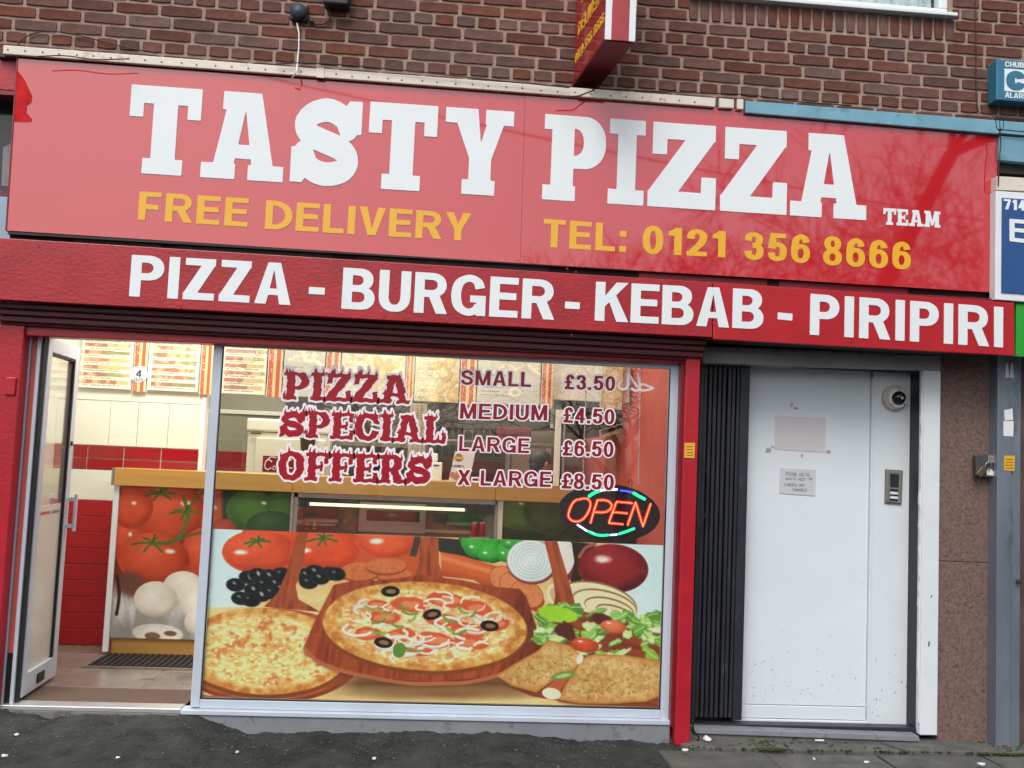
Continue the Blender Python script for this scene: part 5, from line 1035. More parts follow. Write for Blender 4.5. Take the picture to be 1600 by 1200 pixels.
for (a, b, c_, d_) in ((570, 795, 658, 798), (570, 815, 658, 818), (569, 798, 572, 815), (656, 798, 659, 815)): rect('drawer_trim', a, b, c_, d_, yb-.046, yb-.0385, K['steel'], d)
rect('panel_joint', 559, 778, 561, 830, yb-.024, yb-.001, K['dark_metal'], d); rect('right_panel', 697, 786, 748, 814, yb-.02, yb-.001, mat('bronze panel', (92, 82, 72), .4, var=.2), d); rect('shelf_rail', 697, 817, 745, 821, yb-.03, yb-.0205, K['steel'], d); rect('tray_edge', 664, 829, 740, 833, YC+.03, YC+.1, K['steel'], d)
box(dx0+.006, dx1-.006, YC+.0, YC+.006, ctz0-.03, ctz0-.001).put('top_rail', K['steel'], d); box(dx0+.03, dx1-.02, YC+.001, YC+.005, zb_+.013, ctz0-.031).put('glass_front', K['glass'], d)
tl = thing('tube_lamp', 'lit fluorescent tube glowing inside the counter display case', 'lamp', P(600, 790, YC+.2)); a, b = P(484, 788, YC+.2), P(726, 796, YC+.2); zt_ = (a.z+b.z)/2
MB().tube([(a.x, YC+.2, zt_), (b.x, YC+.2, zt_)], .011, 10).put('tube', K['tube'], tl); MB().tube([(a.x-.02, YC+.2, zt_), (a.x, YC+.2, zt_)], .0125, 10).put('end_cap', K['alu'], tl); MB().tube([(b.x, YC+.2, zt_), (b.x+.02, YC+.2, zt_)], .0125, 10).put('end_cap', K['alu'], tl)
for k, (xx, c_, lb) in enumerate([(480, K['sticker'], 'small yellow sauce bottle on the display case shelf'), (491, K['paper'], 'small pale sauce bottle beside the yellow one in the display case')]):
    t = thing('sauce_bottle', lb, 'bottle', P(xx, 826, YC+.1), 'sauce bottles in the display case'); p = P(xx, 827, YC+.1)
    MB().lathe(p, [(0, 0), (.012, 0), (.013, .03), (.006, .042), (.004, .055), (0, .056)], (0, 0, 1), 12).put('body', c_, t, smooth=True); MB().lathe(p, [(.0135, .008), (.0138, .009), (.0138, .026), (.0135, .027)], (0, 0, 1), 12).put('label', K['crate_red'] if k == 0 else K['teal_box'], t)
for k, xx in enumerate((741, 753)):
    p = P(xx, 838, YC-.06); p.z = max(p.z, 0); t = thing('drinks_can', ['left of two dark red drinks cans behind the glass right of the display case', 'right of two dark red drinks cans behind the glass right of the display case'][k], 'can', p, 'drinks cans beside the display case')
    MB().lathe(p, [(0, 0), (.018, .001), (.022, .006), (.022, .078), (.018, .088), (0, .088)], (0, 0, 1), 16).put('body', K['crate_red'], t, smooth=True); MB().lathe(p, [(.019, .088), (.019, .091), (.017, .091), (.016, .0885), (0, .0885)], (0, 0, 1), 16).put('lid', K['steel'], t)
tag(bpy.data.objects.new('can_shelf', None)); bpy.data.objects.remove(bpy.data.objects['can_shelf'])
t = thing('can_shelf', 'narrow steel shelf carrying the two red drinks cans', 'shelf', P(747, 838, YC-.06)); zc_ = min(P(741, 838, YC-.06).z, P(753, 838, YC-.06).z)
box(P(734, 838, YC-.06).x, P(764, 838, YC-.06).x, YC-.1, YC-.01, zc_-.02, zc_-.001).put('board', K['steel'], t); box(P(737, 838, YC-.06).x, P(760, 838, YC-.06).x, YC-.03, YC-.001, zc_-.06, zc_-.0205).put('bracket', K['steel'], t)
t = thing('rubber_mat', 'dark ribbed rubber mat on the shop floor before the counter', 'mat', (-1.5, 1.0, ZF))
g0, g1, g2, g3 = G(140, 1043, ZF), G(300, 1046, ZF), G(300, 1021, ZF), G(168, 1021, ZF)
mx0, mx1, my0, my1 = g0.x-.02, g1.x+.7, g0.y, YC+.0; box(mx0, mx1, my0, my1, ZF+.0005, ZF+.008).put('base', K['mat_dark'], t)
box(mx0-.02, mx1+.02, my0-.02, my0-.001, ZF+.0005, ZF+.012).put('edging', K['steel_brown'], t); nr = 34
rbm = MB().box(0, .022, my0+.01, my1-.01, 0, .007).mesh('rib'); rbm.materials.append(K['black'])
for k in range(nr): o = bpy.data.objects.new('rib', rbm); C.objects.link(o); o.parent = t; o.location = Vector((mx0+.01+k*(mx1-mx0-.02)/nr, 0, ZF+.0085))-Vector(t.location)

# kitchen equipment seen over the counter
YF = 2.9
t = thing('white_freezer', 'white chest freezer cabinet with a red drinks logo panel behind the counter', 'freezer', (P(450, 700, YF).x, YF, ZF))
a, b = P(388, 660, YF), P(512, 760, YF); box(a.x, b.x, YF, YF+.6, ZF, P(450, 677, YF).z).put('body', K['fridge'], t, bevel=.01); box(a.x-.01, b.x+.01, YF-.02, YF+.62, P(450, 676, YF).z, P(450, 656, YF).z).put('lid', K['fridge'], t, bevel=.015)
rect('door_panel', 400, 686, 505, 760, YF-.03, YF-.001, K['fridge'], t, .004); rect('hinge', 392, 676, 408, 678, YF-.03, YF-.0205, K['dark_metal'], t)
lg = rect('logo_panel', 411, 713, 470, 738, YF-.036, YF-.0305, mat('logo red', (150, 22, 22), .3), t)
# flowing script on the red panel
for pts, w in [([(425, 722), (420, 718), (415, 722), (414, 730), (418, 734), (424, 731)], 2.2), ([(428, 728), (426, 732), (429, 734), (431, 730), (428, 728)], 1.6), ([(436, 729), (433, 731), (434, 734), (438, 733)], 1.6), ([(444, 729), (440, 731), (441, 734), (445, 732), (445, 728), (446, 734), (449, 733)], 1.6), ([(418, 718), (424, 714), (432, 716)], 1.4), ([(456, 718), (450, 722), (451, 730), (457, 732)], 2), ([(463, 716), (460, 732)], 1.6)]:
    m_ = MB().tube([P(x_, y_+(x_-414)*.0, YF-.037) for x_, y_ in [tuple(v) for v in catmull(pts, 4)]], w/400, 5); m_.put('script_letter', K['paper'], t)
t = thing('extractor_hood', 'dark brown steel extractor hood hanging behind the words PIZZA SPECIAL', 'hood', (P(560, 620, 3.2).x, 3.2, 1.8))
MB().slab(quad([(446, 612), (860, 630), (860, 672), (640, 668), (480, 645), (446, 640)], 3.2), 3.2, 3.6).put('hood', K['dark_metal'], t, bevel=.01)
for k in range(5): rect('filter', 560+k*22, 640, 578+k*22, 668, 3.17, 3.199, mat('filter brown', (84, 62, 54), .5) if k == 0 else bpy.data.materials['filter brown'], t)
t = thing('pizza_oven', 'stainless steel pizza oven with dark doors behind the word OFFERS', 'oven', (P(600, 740, 3.2).x, 3.2, ZF)); a, b = P(516, 690, 3.1), P(664, 760, 3.1)
box(a.x, b.x, 3.1, 3.7, ZF, P(590, 690, 3.1).z).put('body', mat('oven steel', (150, 138, 124), .35, metal=.5, var=.2), t, bevel=.01)
for k in range(3): rect('door', 530+k*44, 722, 566+k*44, 748, 3.08, 3.099, K['dark_metal'], t, .004); rect('handle', 534+k*44, 717, 562+k*44, 719, 3.05, 3.079, K['steel'], t)
rect('control_panel', 520, 698, 660, 712, 3.085, 3.099, K['dark_metal'], t)
t = thing('plastic_tub', 'brown plastic tub on top of the white freezer', 'tub', P(480, 702, YF-.1)); p = P(480, 706, YF-.12); MB().lathe(p, [(0, 0), (.05, 0), (.062, .10), (.066, .10), (.066, .11), (.06, .11), (.05, .02), (0, .02)], (0, 0, 1), 18).put('tub', mat('tub brown', (96, 80, 62), .4), t, smooth=True)
ORD = 'first second third fourth fifth sixth seventh eighth ninth tenth eleventh twelfth thirteenth fourteenth fifteenth sixteenth seventeenth eighteenth'.split()
t = thing('spice_rack', 'dark metal rack crowded with jars and packets between the hood and the price list', 'rack', (P(720, 670, 3.4).x, 3.4, 1.2))
for yy in (634, 662, 690): rect('shelf', 668, yy+24, 792, yy+26, 3.3, 3.6, K['dark_metal'], t)
rect('side_rail', 664, 632, 667, 745, 3.3, 3.33, K['steel'], t); rect('side_rail', 793, 636, 796, 745, 3.3, 3.33, K['steel'], t); rr = random.Random(4)
for yy in (634, 662, 690):
    x = 670; _n = 0
    while x < 788:
        _n += 1; w = rr.uniform(6, 12); p = P(x+w/2, yy+24, 3.42); h = rr.uniform(.07, .12); r_ = w/2/180
        t2 = thing('storage_jar', f'dark storage jar, {ORD[_n-1]} from the left on the {dict([(634, "top"), (662, "middle"), (690, "bottom")])[yy]} shelf of the kitchen rack', 'jar', p, f'jars on the {dict([(634, "top"), (662, "middle"), (690, "bottom")])[yy]} rack shelf')
        MB().lathe(p, [(0, .001), (r_, .001), (r_, h*.8), (r_*.7, h*.88), (r_*.7, h), (0, h)], (0, 0, 1), 12).put('jar', rr.choice([K['dark_metal'], K['brown_glass'], mat('jar brown', (74, 56, 44), .3) if 'jar brown' not in bpy.data.materials else bpy.data.materials['jar brown'], K['black']]), t2, smooth=True); x += w+rr.uniform(.5, 3)
t = thing('perforated_upright', 'white perforated shelving upright behind the last letters of SPECIAL', 'upright', P(652, 680, 2.6)); rect('upright', 641, 630, 663, 725, 2.6, 2.64, K['fridge'], t)
dm = MB()
for i in range(3):
    for j in range(24): p = P(645+i*7, 634+j*3.7, 2.599); dm.box(p.x-.004, p.x+.004, 2.597, 2.5995, p.z-.003, p.z+.003)
tag(dm.put('slots', K['black'], t), kind='stuff')
t = thing('till', 'cream coloured till printer on the counter right of the word OFFERS', 'till', P(675, 750, YC+.25)); rect('body', 667, 722, 690, 752, YC+.2, YC+.38, K['wall_cream'], t, .008); rect('lid', 665, 708, 684, 721.5, YC+.22, YC+.36, K['fridge'], t, .01); rect('slot', 670, 726, 686, 728, YC+.197, YC+.1995, K['black'], t)
t = thing('leaflet', 'burger leaflet standing on the counter above the word X-LARGE', 'leaflet', P(720, 752, YC+.1)); y_ = YC+.1
board([(711, 705), (743, 706), (733, 752), (701, 751)], y_, y_+.003).put('card', K['paper'], t); MB().lathe(P(717, 715, y_-.001), [(0, 0), (.026, 0), (.027, .0008)], (0, 1, 0), 20).put('round_logo', K['sticker_ink'], t); board([(710, 713), (724, 714), (723, 718), (709, 717)], y_-.003, y_-.0015).put('logo_band', K['sticker'], t)
for k, (a, b, r_) in enumerate([(707, 742, .02), (718, 740, .026), (712, 746, .018)]): MB().lathe(P(a, b, y_-.001-k*.0006), [(0, 0), (r_, 0), (r_+.001, .0005)], (0, 1, 0), 14).put('food_picture', mat('chicken print', (196, 130, 92), .5) if k == 0 else bpy.data.materials['chicken print'], t)
word('I-IIIEI-I', (706, 726.5, 728.8), (724, 727, 729.3), y_, 'small', K['ink'], t, one=True, name='print_line')
for k, (a, lb) in enumerate([(777, 'left red delivery box on the shelf above the cook'), (803, 'right red delivery box on the shelf above the cook')]):
    t = thing('pizza_bag', lb, 'box', P(a+14, 690, 3.0), 'red delivery boxes on the kitchen shelf'); rect('box_body', a+2, 668, a+27, 688, 3.0, 3.3, K['crate_red'], t, .01); rect('flap', a+3, 669, a+26, 675, 2.985, 2.999, K['dark_red'], t)
t = thing('kitchen_shelf', 'long thin pale shelf behind the price list above the cook', 'shelf', P(780, 690, 3.0)); rect('board', 668, 689, 872, 692, 2.98, 3.35, K['steel'], t); rect('board', 790, 700, 858, 704, 3.5, 3.6, K['wall_cream'], t)
t = thing('kitchen_doorway', 'pale doorway panel behind the cook in the kitchen', 'doorway', P(820, 720, 3.7)); rect('panel', 800, 704, 856, 760, 3.7, 3.72, K['wall_cream'], t); rect('side', 854, 700, 859, 760, 3.68, 3.699, K['wall_cream'], t)
t = thing('glass_screen_post', 'thin white upright post of the counter screen left of the prices', 'post', P(873, 700, YC+.2)); rect('post', 869, 640, 877, 762, YC+.2, YC+.22, K['wall_cream'], t, .002); rect('edge', 877.5, 650, 880, 762, YC+.2, YC+.21, K['steel'], t)
t = thing('fly_screen_unit', 'dark wall mounted insect killer with white tray near the salmon wall', 'appliance', P(950, 672, 1.9)); YT = 1.9
MB().slab(quad([(878, 640), (972, 640), (975, 668), (940, 682), (878, 690)], YT), YT, YT+.3).put('housing', K['dark_metal'], t, bevel=.01); MB().slab(quad([(936, 672), (977, 660), (977, 672), (972, 676), (938, 684)], YT-.02), YT-.02, YT-.001).put('tray', K['fridge'], t, bevel=.002); MB().slab(quad([(940, 673), (974, 663), (974, 668), (941, 679)], YT-.03), YT-.03, YT-.0205).put('grille', K['black'], t)
t = thing('dark_cabinet', 'dark wall cabinet hanging against the salmon wall above the insect killer', 'cabinet', P(960, 640, 2.1)); rect('carcass', 880, 560, 1001, 668, 2.15, 2.6, mat('dim cabinet', (58, 56, 54), .5, var=.2), t, .005); rect('door', 885, 600, 938, 664, 2.13, 2.149, K['dark_metal'], t, .003)
t = thing('oak_door_jamb', 'oak door jamb at the far end of the salmon wall', 'jamb', P(941, 720, 3.6)); rect('jamb', 936, 690, 946, 790, 3.3, 3.4, K['oak'], t)

# the cook behind the counter
def person():
    t = thing('person', 'person with short black hair and dark jacket standing behind the counter looking right', 'person', (P(850, 725, 2.7).x, 2.7, ZF)); c = P(852, 727, 2.7)
    x, z = c.x-.02, c.z; hz = z
    J = {'pelvis': (x-.05, 2.72, hz-.62, .13), 'belly': (x-.05, 2.71, hz-.45, .125), 'chest': (x-.04, 2.70, hz-.27, .135), 'neck0': (x-.02, 2.70, hz-.15, .06), 'neck1': (x, 2.70, hz-.09, .05), 'head': (x+.005, 2.70, hz+.0, .082), 'crown': (x+.0, 2.70, hz+.06, .075),
         'shl': (x-.20, 2.74, hz-.21, .06), 'ell': (x-.25, 2.66, hz-.45, .042), 'wrl': (x-.10, 2.50, hz-.52, .028), 'hal': (x-.05, 2.45, hz-.53, .03),
         'shr': (x+.13, 2.66, hz-.21, .06), 'elr': (x+.20, 2.56, hz-.44, .042), 'wrr': (x+.10, 2.42, hz-.52, .028), 'har': (x+.06, 2.38, hz-.53, .03),
         'kl': (x-.12, 2.72, (hz-.62+ZF)/2, .075), 'al': (x-.12, 2.74, ZF+.06, .045), 'tl': (x-.10, 2.62, ZF+.03, .035), 'kr': (x+.04, 2.72, (hz-.62+ZF)/2, .075), 'ar': (x+.05, 2.74, ZF+.06, .045), 'tr': (x+.07, 2.62, ZF+.03, .035)}
    E_ = [('pelvis', 'belly'), ('belly', 'chest'), ('chest', 'neck0'), ('neck0', 'neck1'), ('neck1', 'head'), ('head', 'crown'), ('chest', 'shl'), ('shl', 'ell'), ('ell', 'wrl'), ('wrl', 'hal'), ('chest', 'shr'), ('shr', 'elr'), ('elr', 'wrr'), ('wrr', 'har'), ('pelvis', 'kl'), ('kl', 'al'), ('al', 'tl'), ('pelvis', 'kr'), ('kr', 'ar'), ('ar', 'tr')]
    nm = list(J); me = bpy.data.meshes.new('body'); me.from_pydata([J[n][:3] for n in nm], [(nm.index(a), nm.index(b)) for a, b in E_], []); o = bpy.data.objects.new('body', me); C.objects.link(o)
    md = o.modifiers.new('skin', 'SKIN'); sk = me.skin_vertices[0].data
    for i, n in enumerate(nm): sk[i].radius = (J[n][3], J[n][3]); sk[i].use_root = (n == 'pelvis')
    o.modifiers.new('sub', 'SUBSURF').levels = 2; dg = bpy.context.evaluated_depsgraph_get(); dg.update(); m2 = bpy.data.meshes.new_from_object(o.evaluated_get(dg)); bpy.data.objects.remove(o)
    m2.materials.clear(); m2.materials.append(K['jacket']); m2.materials.append(K['skin'])
    for p in m2.polygons:
        c_ = p.center; p.use_smooth = True
        if c_.z > hz-.135 or (c_.y < 2.49 and c_.z < hz-.4): p.material_index = 1
    put('body', m2, None, t)
    MB().ball((x-.018, 2.705, hz+.035), (.097, .092, .088), 16, 12).ball((x-.05, 2.705, hz-.01), (.06, .085, .07), 14, 10).put('hair', K['hair'], t, smooth=True)
    MB().ball((x+.088, 2.685, hz-.005), (.018, .013, .02), 8, 6).put('nose', K['skin'], t, smooth=True); MB().ball((x+.02, 2.612, hz-.0), (.016, .012, .028), 8, 6).put('ear', K['skin'], t, smooth=True)
    MB().ball((x+.075, 2.655, hz+.022), (.008, .008, .006), 6, 5).ball((x+.075, 2.725, hz+.022), (.008, .008, .006), 6, 5).put('eyes', K['black'], t); MB().ball((x+.078, 2.685, hz-.042), (.012, .02, .004), 8, 5).put('mouth', mat('lips', (140, 76, 66), .5), t)
    for s_, (hx_, hy_, hz_) in (('l', J['hal'][:3]), ('r', J['har'][:3])):
        for k in range(4): MB().tube([(hx_-.02+k*.014, hy_-.01, hz_), (hx_-.015+k*.014, hy_-.045, hz_-.01), (hx_-.012+k*.014, hy_-.07, hz_-.028)], [.0085, .008, .006], 6).put('finger', K['skin'], t, smooth=True)
        MB().tube([(hx_-.03, hy_+.01, hz_), (hx_-.045, hy_-.02, hz_-.008), (hx_-.038, hy_-.045, hz_-.02)], [.010, .009, .007], 6).put('thumb', K['skin'], t, smooth=True)
person()

# ceiling lights in the shop (real fittings with lamps)
for _li, (x, y, e_) in enumerate([(-1.7, .75, 24), (-.2, .8, 17), (.9, .9, 4), (-1.2, 2.6, 26), (.5, 2.8, 18)]):
    t = thing('ceiling_light', f'square lit ceiling light panel inside the shop, {["over the doorway", "over the middle of the counter", "near the salmon wall", "over the freezer", "over the cook"][_li]}', 'ceiling light', (x, y, ZC), 'ceiling lights in the shop'); box(x-.32, x+.32, y-.32, y+.32, ZC-.03, ZC-.001).put('tray', K['white_pvc'], t); box(x-.29, x+.29, y-.29, y+.29, ZC-.036, ZC-.031).put('diffuser', K['panel_light'], t)
    l = bpy.data.lights.new('shop lamp', 'AREA'); l.energy = e_; l.size = .56; l.color = (1, .97, .90); o = bpy.data.objects.new('shop_lamp', l); C.objects.link(o); o.parent = t; o.location = (0, 0, -.045)

# ------------------------------------------------------------------ side doorway on the right
GYt = .02
g = thing('folding_gate', 'black folding security gate pushed back at the left of the white door', 'gate', (1.62, GYt, .15))
gx = [P(a, 800, GYt).x for a in (1094, 1101.5, 1109, 1116.5, 1124, 1131.5, 1139, 1146.5)]; gz0, gz1 = P(1120, 1124, GYt).z, P(1120, 568, GYt).z
rg = random.Random(19)
for k, a in enumerate(gx):
    a += rg.uniform(-.0025, .0025); MB().box(a+.003, a+.020, GYt, GYt+.03, gz0+.01, gz1-.01).box(a+.0205, a+.0235, GYt+.012, GYt+.02, gz0+.01, gz1-.01).put('slat', K['gate_black'], g, bevel=.004)
gs, ge = P(1152, 800, GYt).x, P(1166, 800, GYt).x; box(gs, ge, GYt-.01, GYt+.03, gz0, gz1).put('leading_stile', K['gate_black'], g, bevel=.003)
box(gx[0]-.02, gx[0]+.001, GYt-.004, GYt+.035, gz0-.01, gz1).put('fixed_stile', K['gate_black'], g)
box(gx[0]-.02, P(1438, 800, .03).x, GYt-.03, GYt+.05, P(1120, 1139, GYt).z, P(1120, 1128, GYt).z-.002).put('bottom_track', K['gate_black'], g, bevel=.003)
box(gx[0]-.02, P(1438, 800, .03).x, GYt-.01, GYt+.04, gz1+.001, gz1+.012).put('top_track', K['gate_black'], g)
DY = .12
dw = thing('white_side_door', 'plain white painted door with two taped papers beside the folding gate', 'door', (2.1, DY, .15))
rx0, rx1 = P(1166, 800, DY).x-.05, P(1357, 800, DY).x; rz1 = 2.13; dz0 = P(1260, 1123, DY).z
box(rx0, rx1, DY, DY+.04, P(1260, 1102, DY).z, rz1).put('door_leaf', K['door_white'], dw, bevel=.002); box(rx0, rx1-.002, DY-.008, DY+.04, dz0, P(1260, 1103, DY).z).put('kick_rail', K['door_white'], dw, bevel=.003)
box(rx0, rx1+.01, DY-.02, DY+.05, dz0-.03, dz0-.003).put('weather_bar', K['jamb_white'], dw, bevel=.004)
scf = MB(); rs = random.Random(31)
for k in range(46):
    a, b = rs.uniform(1170, 1352), 1098-abs(rs.gauss(0, 60)); w, h = rs.uniform(.5, 3), rs.uniform(.4, 2); ang_ = rs.uniform(-1, 1); scf.slab(quad([(a, b), (a+w, b+ang_), (a+w, b+ang_+h), (a, b+h)], DY-.0006), DY-.0012, DY-.0003)
for k in range(26):
    a, b = rs.uniform(1360, 1425), 1118-abs(rs.gauss(0, 50)); w, h = rs.uniform(.5, 1.6), rs.uniform(.6, 5); scf.slab(quad([(a, b), (a+w, b), (a+w, b+h), (a, b+h)], DY-.0125), DY-.0132, DY-.0121)
tag(scf.put('scuff_marks', K['tape_grey'], dw), kind='stuff')
sp_ = thing('white_side_panel', 'narrow white fixed panel right of the white door carrying the camera and intercom', 'panel', (2.7, DY, .15))
sx1 = P(1427, 800, DY).x; box(rx1+.014, sx1, DY-.012, DY+.04, P(1390, 1133, DY).z, rz1).put('panel', K['door_white'], sp_, bevel=.002); box(rx1+.002, rx1+.0135, DY-.02, DY+.02, dz0-.02, rz1-.05).put('bead', K['jamb_white'], sp_, bevel=.002)
dh = thing('doorway_lintel', 'grey white rendered lintel over the white side door', 'lintel', (2.15, -.06, 2.1)); board([(1096, 545), (1470, 556), (1470, 579), (1098, 567)], -.06, DY+.1).put('lintel', K['lintel'], dh, bevel=.003)
board([(1096, 541), (1400, 552), (1400, 556), (1096, 546)], -.11, -.061).put('ragged_edge', mat('peeling render', (110, 104, 106), .9, var=.4, vs=30, bump=1, bs=60), dh)
dj = thing('white_door_jamb', 'white painted timber jamb right of the recessed side door with a peeling inner edge', 'jamb', (2.85, -.05, .14))
jx0, jx1 = P(1441, 800, -.05).x, P(1468, 800, -.05).x; box(jx0, jx1, -.05, .0, P(1455, 1149, -.05).z, P(1455, 579, -.05).z).put('jamb', K['jamb_white'], dj, bevel=.004)
m_ = MB(); rr = random.Random(12); ze = np.linspace(.2, 2.1, 46)
pts = [(jx0-.001, ze[0])]+[(jx0-.006-rr.uniform(0, .010)*(1 if .4 < z < 2 else .4), z) for z in ze]+[(jx0-.001, ze[-1])]; m_.slab(pts, -.046, -.03).put('flaking_paint', K['jamb_white'], dj)
box(jx0, jx0+.03, .0005, DY-.013, .15, 2.12).put('reveal', K['black'], dj); box(sx1+.001, jx0+.05, DY-.012, DY+.05, .15, 2.12).put('reveal', K['black'], dj)
for (a, b, c_, d_) in [(1451, 1002, 1453, 1010), (1455, 930, 1456.5, 934)]: board([(a, b), (c_, b), (c_-1, d_), (a-1, d_)], -.0515, -.0505).put('scratch', K['ink'], dj)
ds = thing('side_door_step', 'low step with metal nosing below the white side door', 'step', (2.15, -.05, .1))
board([(1084, 1138), (1436, 1150), (1436, 1159), (1084, 1146)], -.09, .0).put('nosing', K['alu_grey'], ds, bevel=.003); box(1.47, jx0-.01, -.075, .15, .06, P(1100, 1147, -.09).z-.002).put('riser', K['concrete'], ds, bevel=.005)
# papers
pp = thing('blank_notice', 'faded blank sheet of paper taped high on the white door', 'paper', P(1250, 680, DY-.002)); m_ = MB()
o = board([(1211, 650), (1290, 653), (1289, 707), (1211, 702)], DY-.0025, DY-.0005).put('sheet', K['paper_blank'], pp)
for (a, b, w, h) in [(1236, 628, 3, 8), (1240, 636, 8, 4), (1197, 700, 8, 8), (1205, 697, 6, 3), (1292, 703, 6, 6), (1252, 709, 3, 6)]: board([(a, b), (a+w, b+1), (a+w-1, b+h), (a-1, b+h-1)], DY-.0012, DY-.0003).put('tape_residue', K['tape_grey'], pp)
hn = thing('handwritten_note', 'small handwritten note taped to the white door under the blank sheet', 'note', P(1246, 752, DY-.002)); board([(1219, 731), (1275, 734), (1274, 775), (1218, 771)], DY-.0035, DY-.0005).put('sheet', K['paper_grey'], hn)
for tx, L_, R_ in [('PLEASE', (1228, 737, 742.5), (1245, 739, 744)), ('GO TO', (1249, 739.5, 743.5), (1265, 740, 744.5)), ('BATTI', (1228, 746, 750), (1243, 746.5, 750.5)), ('HUT', (1247, 747, 751), (1258, 747, 751.5)), ('I NEED', (1225.5, 755, 759.5), (1245, 756, 760)), ('MY', (1249, 756, 760), (1257, 756, 760.5)), ('PARCELS', (1239, 763.5, 767.5), (1260, 764, 768))]: word(tx, L_, R_, DY-.0036, 'thin', K['ink'], hn, one=True, name='handwriting', depth=.0006)
for q_ in ([(1262, 748), (1268, 748.6)], [(1266, 746.5), (1268.5, 748.6), (1266, 751)]): MB().tube([P(a, b, DY-.0038) for a, b in q_], .0014, 5).put('arrow', K['ink'], hn)
# door camera
cp = P(1396, 622, DY-.012); cm = thing('door_camera', 'round white security camera dome at the top of the white side panel', 'camera', cp)
MB().lathe(cp, [(.068, 0), (.072, -.004), (.072, -.022), (.066, -.028), (.05, -.030), (0, -.030)], (0, 1, 0), 32).put('base_ring', mat('cream plastic', (190, 186, 176), .5), cm, smooth=False)
MB().lathe(cp+Vector((.008, 0, -.004)), [(.056, -.029), (.056, -.038), (.050, -.044), (.040, -.046)], (0, 1, 0), 28).put('collar', mat('light cream plastic', (216, 214, 206), .4), cm); MB().ball(cp+Vector((.012, -.046, 0)), (.038, .03, .038), 20, 14).put('dome', mat('smoked dome', (26, 28, 32), .08), cm, smooth=True); MB().ball(cp+Vector((.018, -.073, -.004)), (.010, .006, .010), 10, 8).put('lens', K['steel'], cm)
sc2 = MB().lathe((0, 0, 0), [(0, -.001), (.004, -.001), (.004, 0)], (0, 1, 0), 8).mesh('screw'); sc2.materials.append(K['dark_metal'])
for a_ in (225, 315, 90): o = bpy.data.objects.new('screw', sc2); C.objects.link(o); o.parent = cm; o.location = (.008+.048*math.cos(math.radians(a_)), -.046, -.004+.048*math.sin(math.radians(a_)))
# intercom
ic = thing('intercom', 'metal entry intercom with speaker slots and two call buttons on the white side panel', 'intercom', P(1397, 760, DY-.012)); IY = DY-.012
board([(1384, 733), (1411, 735), (1409, 788), (1383, 786)], IY-.012, IY-.0005).put('case', K['steel_brown'], ic, bevel=.002); board([(1386, 735), (1409, 737), (1407, 786), (1385, 784)], IY-.018, IY-.0125).put('face_plate', K['steel'], ic, bevel=.002)
board([(1391, 740), (1405, 741), (1404, 762), (1391, 761)], IY-.0195, IY-.0185).put('speaker_grille', K['ink'], ic)
for k in range(5): board([(1392, 743+k*3.7), (1404, 744+k*3.7), (1404, 745+k*3.7), (1392, 744+k*3.7)], IY-.0208, IY-.0197).put('slot', K['dark_metal'], ic)
board([(1391, 764), (1404, 765), (1403, 783), (1390, 782)], IY-.0195, IY-.0185).put('button_recess', K['black'], ic)
for k in range(2): board([(1391.5, 768+k*7), (1403.5, 769+k*7), (1403, 773+k*7), (1391, 772+k*7)], IY-.024, IY-.0197).put('call_button', K['paper'], ic, bevel=.001)
# pillar, strips, post
pl = thing('stone_pillar', 'brown speckled stone pier between the white jamb and the metal post', 'pillar', (3.02, -.02, .08)); ax, bx_ = P(1470, 800, -.01).x, P(1548, 800, -.01).x; zj = P(1510, 878, -.01).z
box(ax-.01, bx_+.02, -.01, .1, .06, zj-.0015).put('stone_panel', K['granite'], pl, bevel=.002); box(ax-.01, bx_+.02, -.01, .1, zj+.0015, 2.35).put('stone_panel', K['granite'], pl, bevel=.002)
cr = [(1528, 1032), (1518, 1040), (1507, 1052), (1500, 1058), (1506, 1063), (1514, 1072), (1524, 1084), (1534, 1096), (1540, 1104)]; MB().tube([P(a, b, -.0105) for a, b in cr], .0008, 4).put('crack', K['black'], pl)
ms = thing('metal_edge_strip', 'thin weathered metal strip between stone pier and grey post', 'strip', (3.15, -.02, .1)); box(bx_+.003, bx_+.026, -.03, -.0105, .08, 2.3).put('strip', K['steel_brown'], ms, bevel=.002)
MB().ball(P(1557, 1005, -.035), .007, 8, 6).put('bolt', K['dark_metal'], ms)
mp = thing('metal_post', 'galvanised grey steel post at the right edge of the picture', 'post', (3.2, -.1, .08)); pa, pb = P(1558, 800, -.1).x, P(1597, 800, -.1).x
w_ = pb-pa; m_ = MB().box(pa, pa+w_*.56, -.10, .02, .075, 2.22); m_.put('channel', K['galv'], mp, bevel=.003); box(pa+w_*.58, pb, -.085, .02, .075, 2.22).put('channel', K['galv'], mp, bevel=.003); box(pb+.001, pb+.10, -.05, .02, .08, 2.3).put('guide', mat('dark guide', (84, 66, 60), .7, var=.3), mp)
MB().lathe(P(1591, 908, -.1), [(.014, 0), (.014, -.014), (.009, -.016), (0, -.016)], (0, 1, 0), 14).put('bolt', K['dark_metal'], mp)
for (q_, nm_) in [([(1572, 567), (1575, 567), (1577, 590), (1571, 590)], 'tape'), ([(1580, 567), (1583, 567), (1584, 591), (1578, 590)], 'tape')]: board(q_, -.1018, -.1005).put(nm_, K['paper'], mp)
for nm_, q_, lb in [('paper_sticker', [(1569, 641), (1582, 638), (1583, 656), (1570, 657)], 'torn upper white sticker on the grey metal post'), ('paper_sticker', [(1568, 658), (1584, 658), (1583, 682), (1568, 681)], 'square white sticker under the torn one on the grey metal post')]:
    t = thing(nm_, lb, 'sticker', P(q_[0][0], q_[0][1], -.102)); board(q_, -.1024, -.1005).put('label', K['paper'], t)
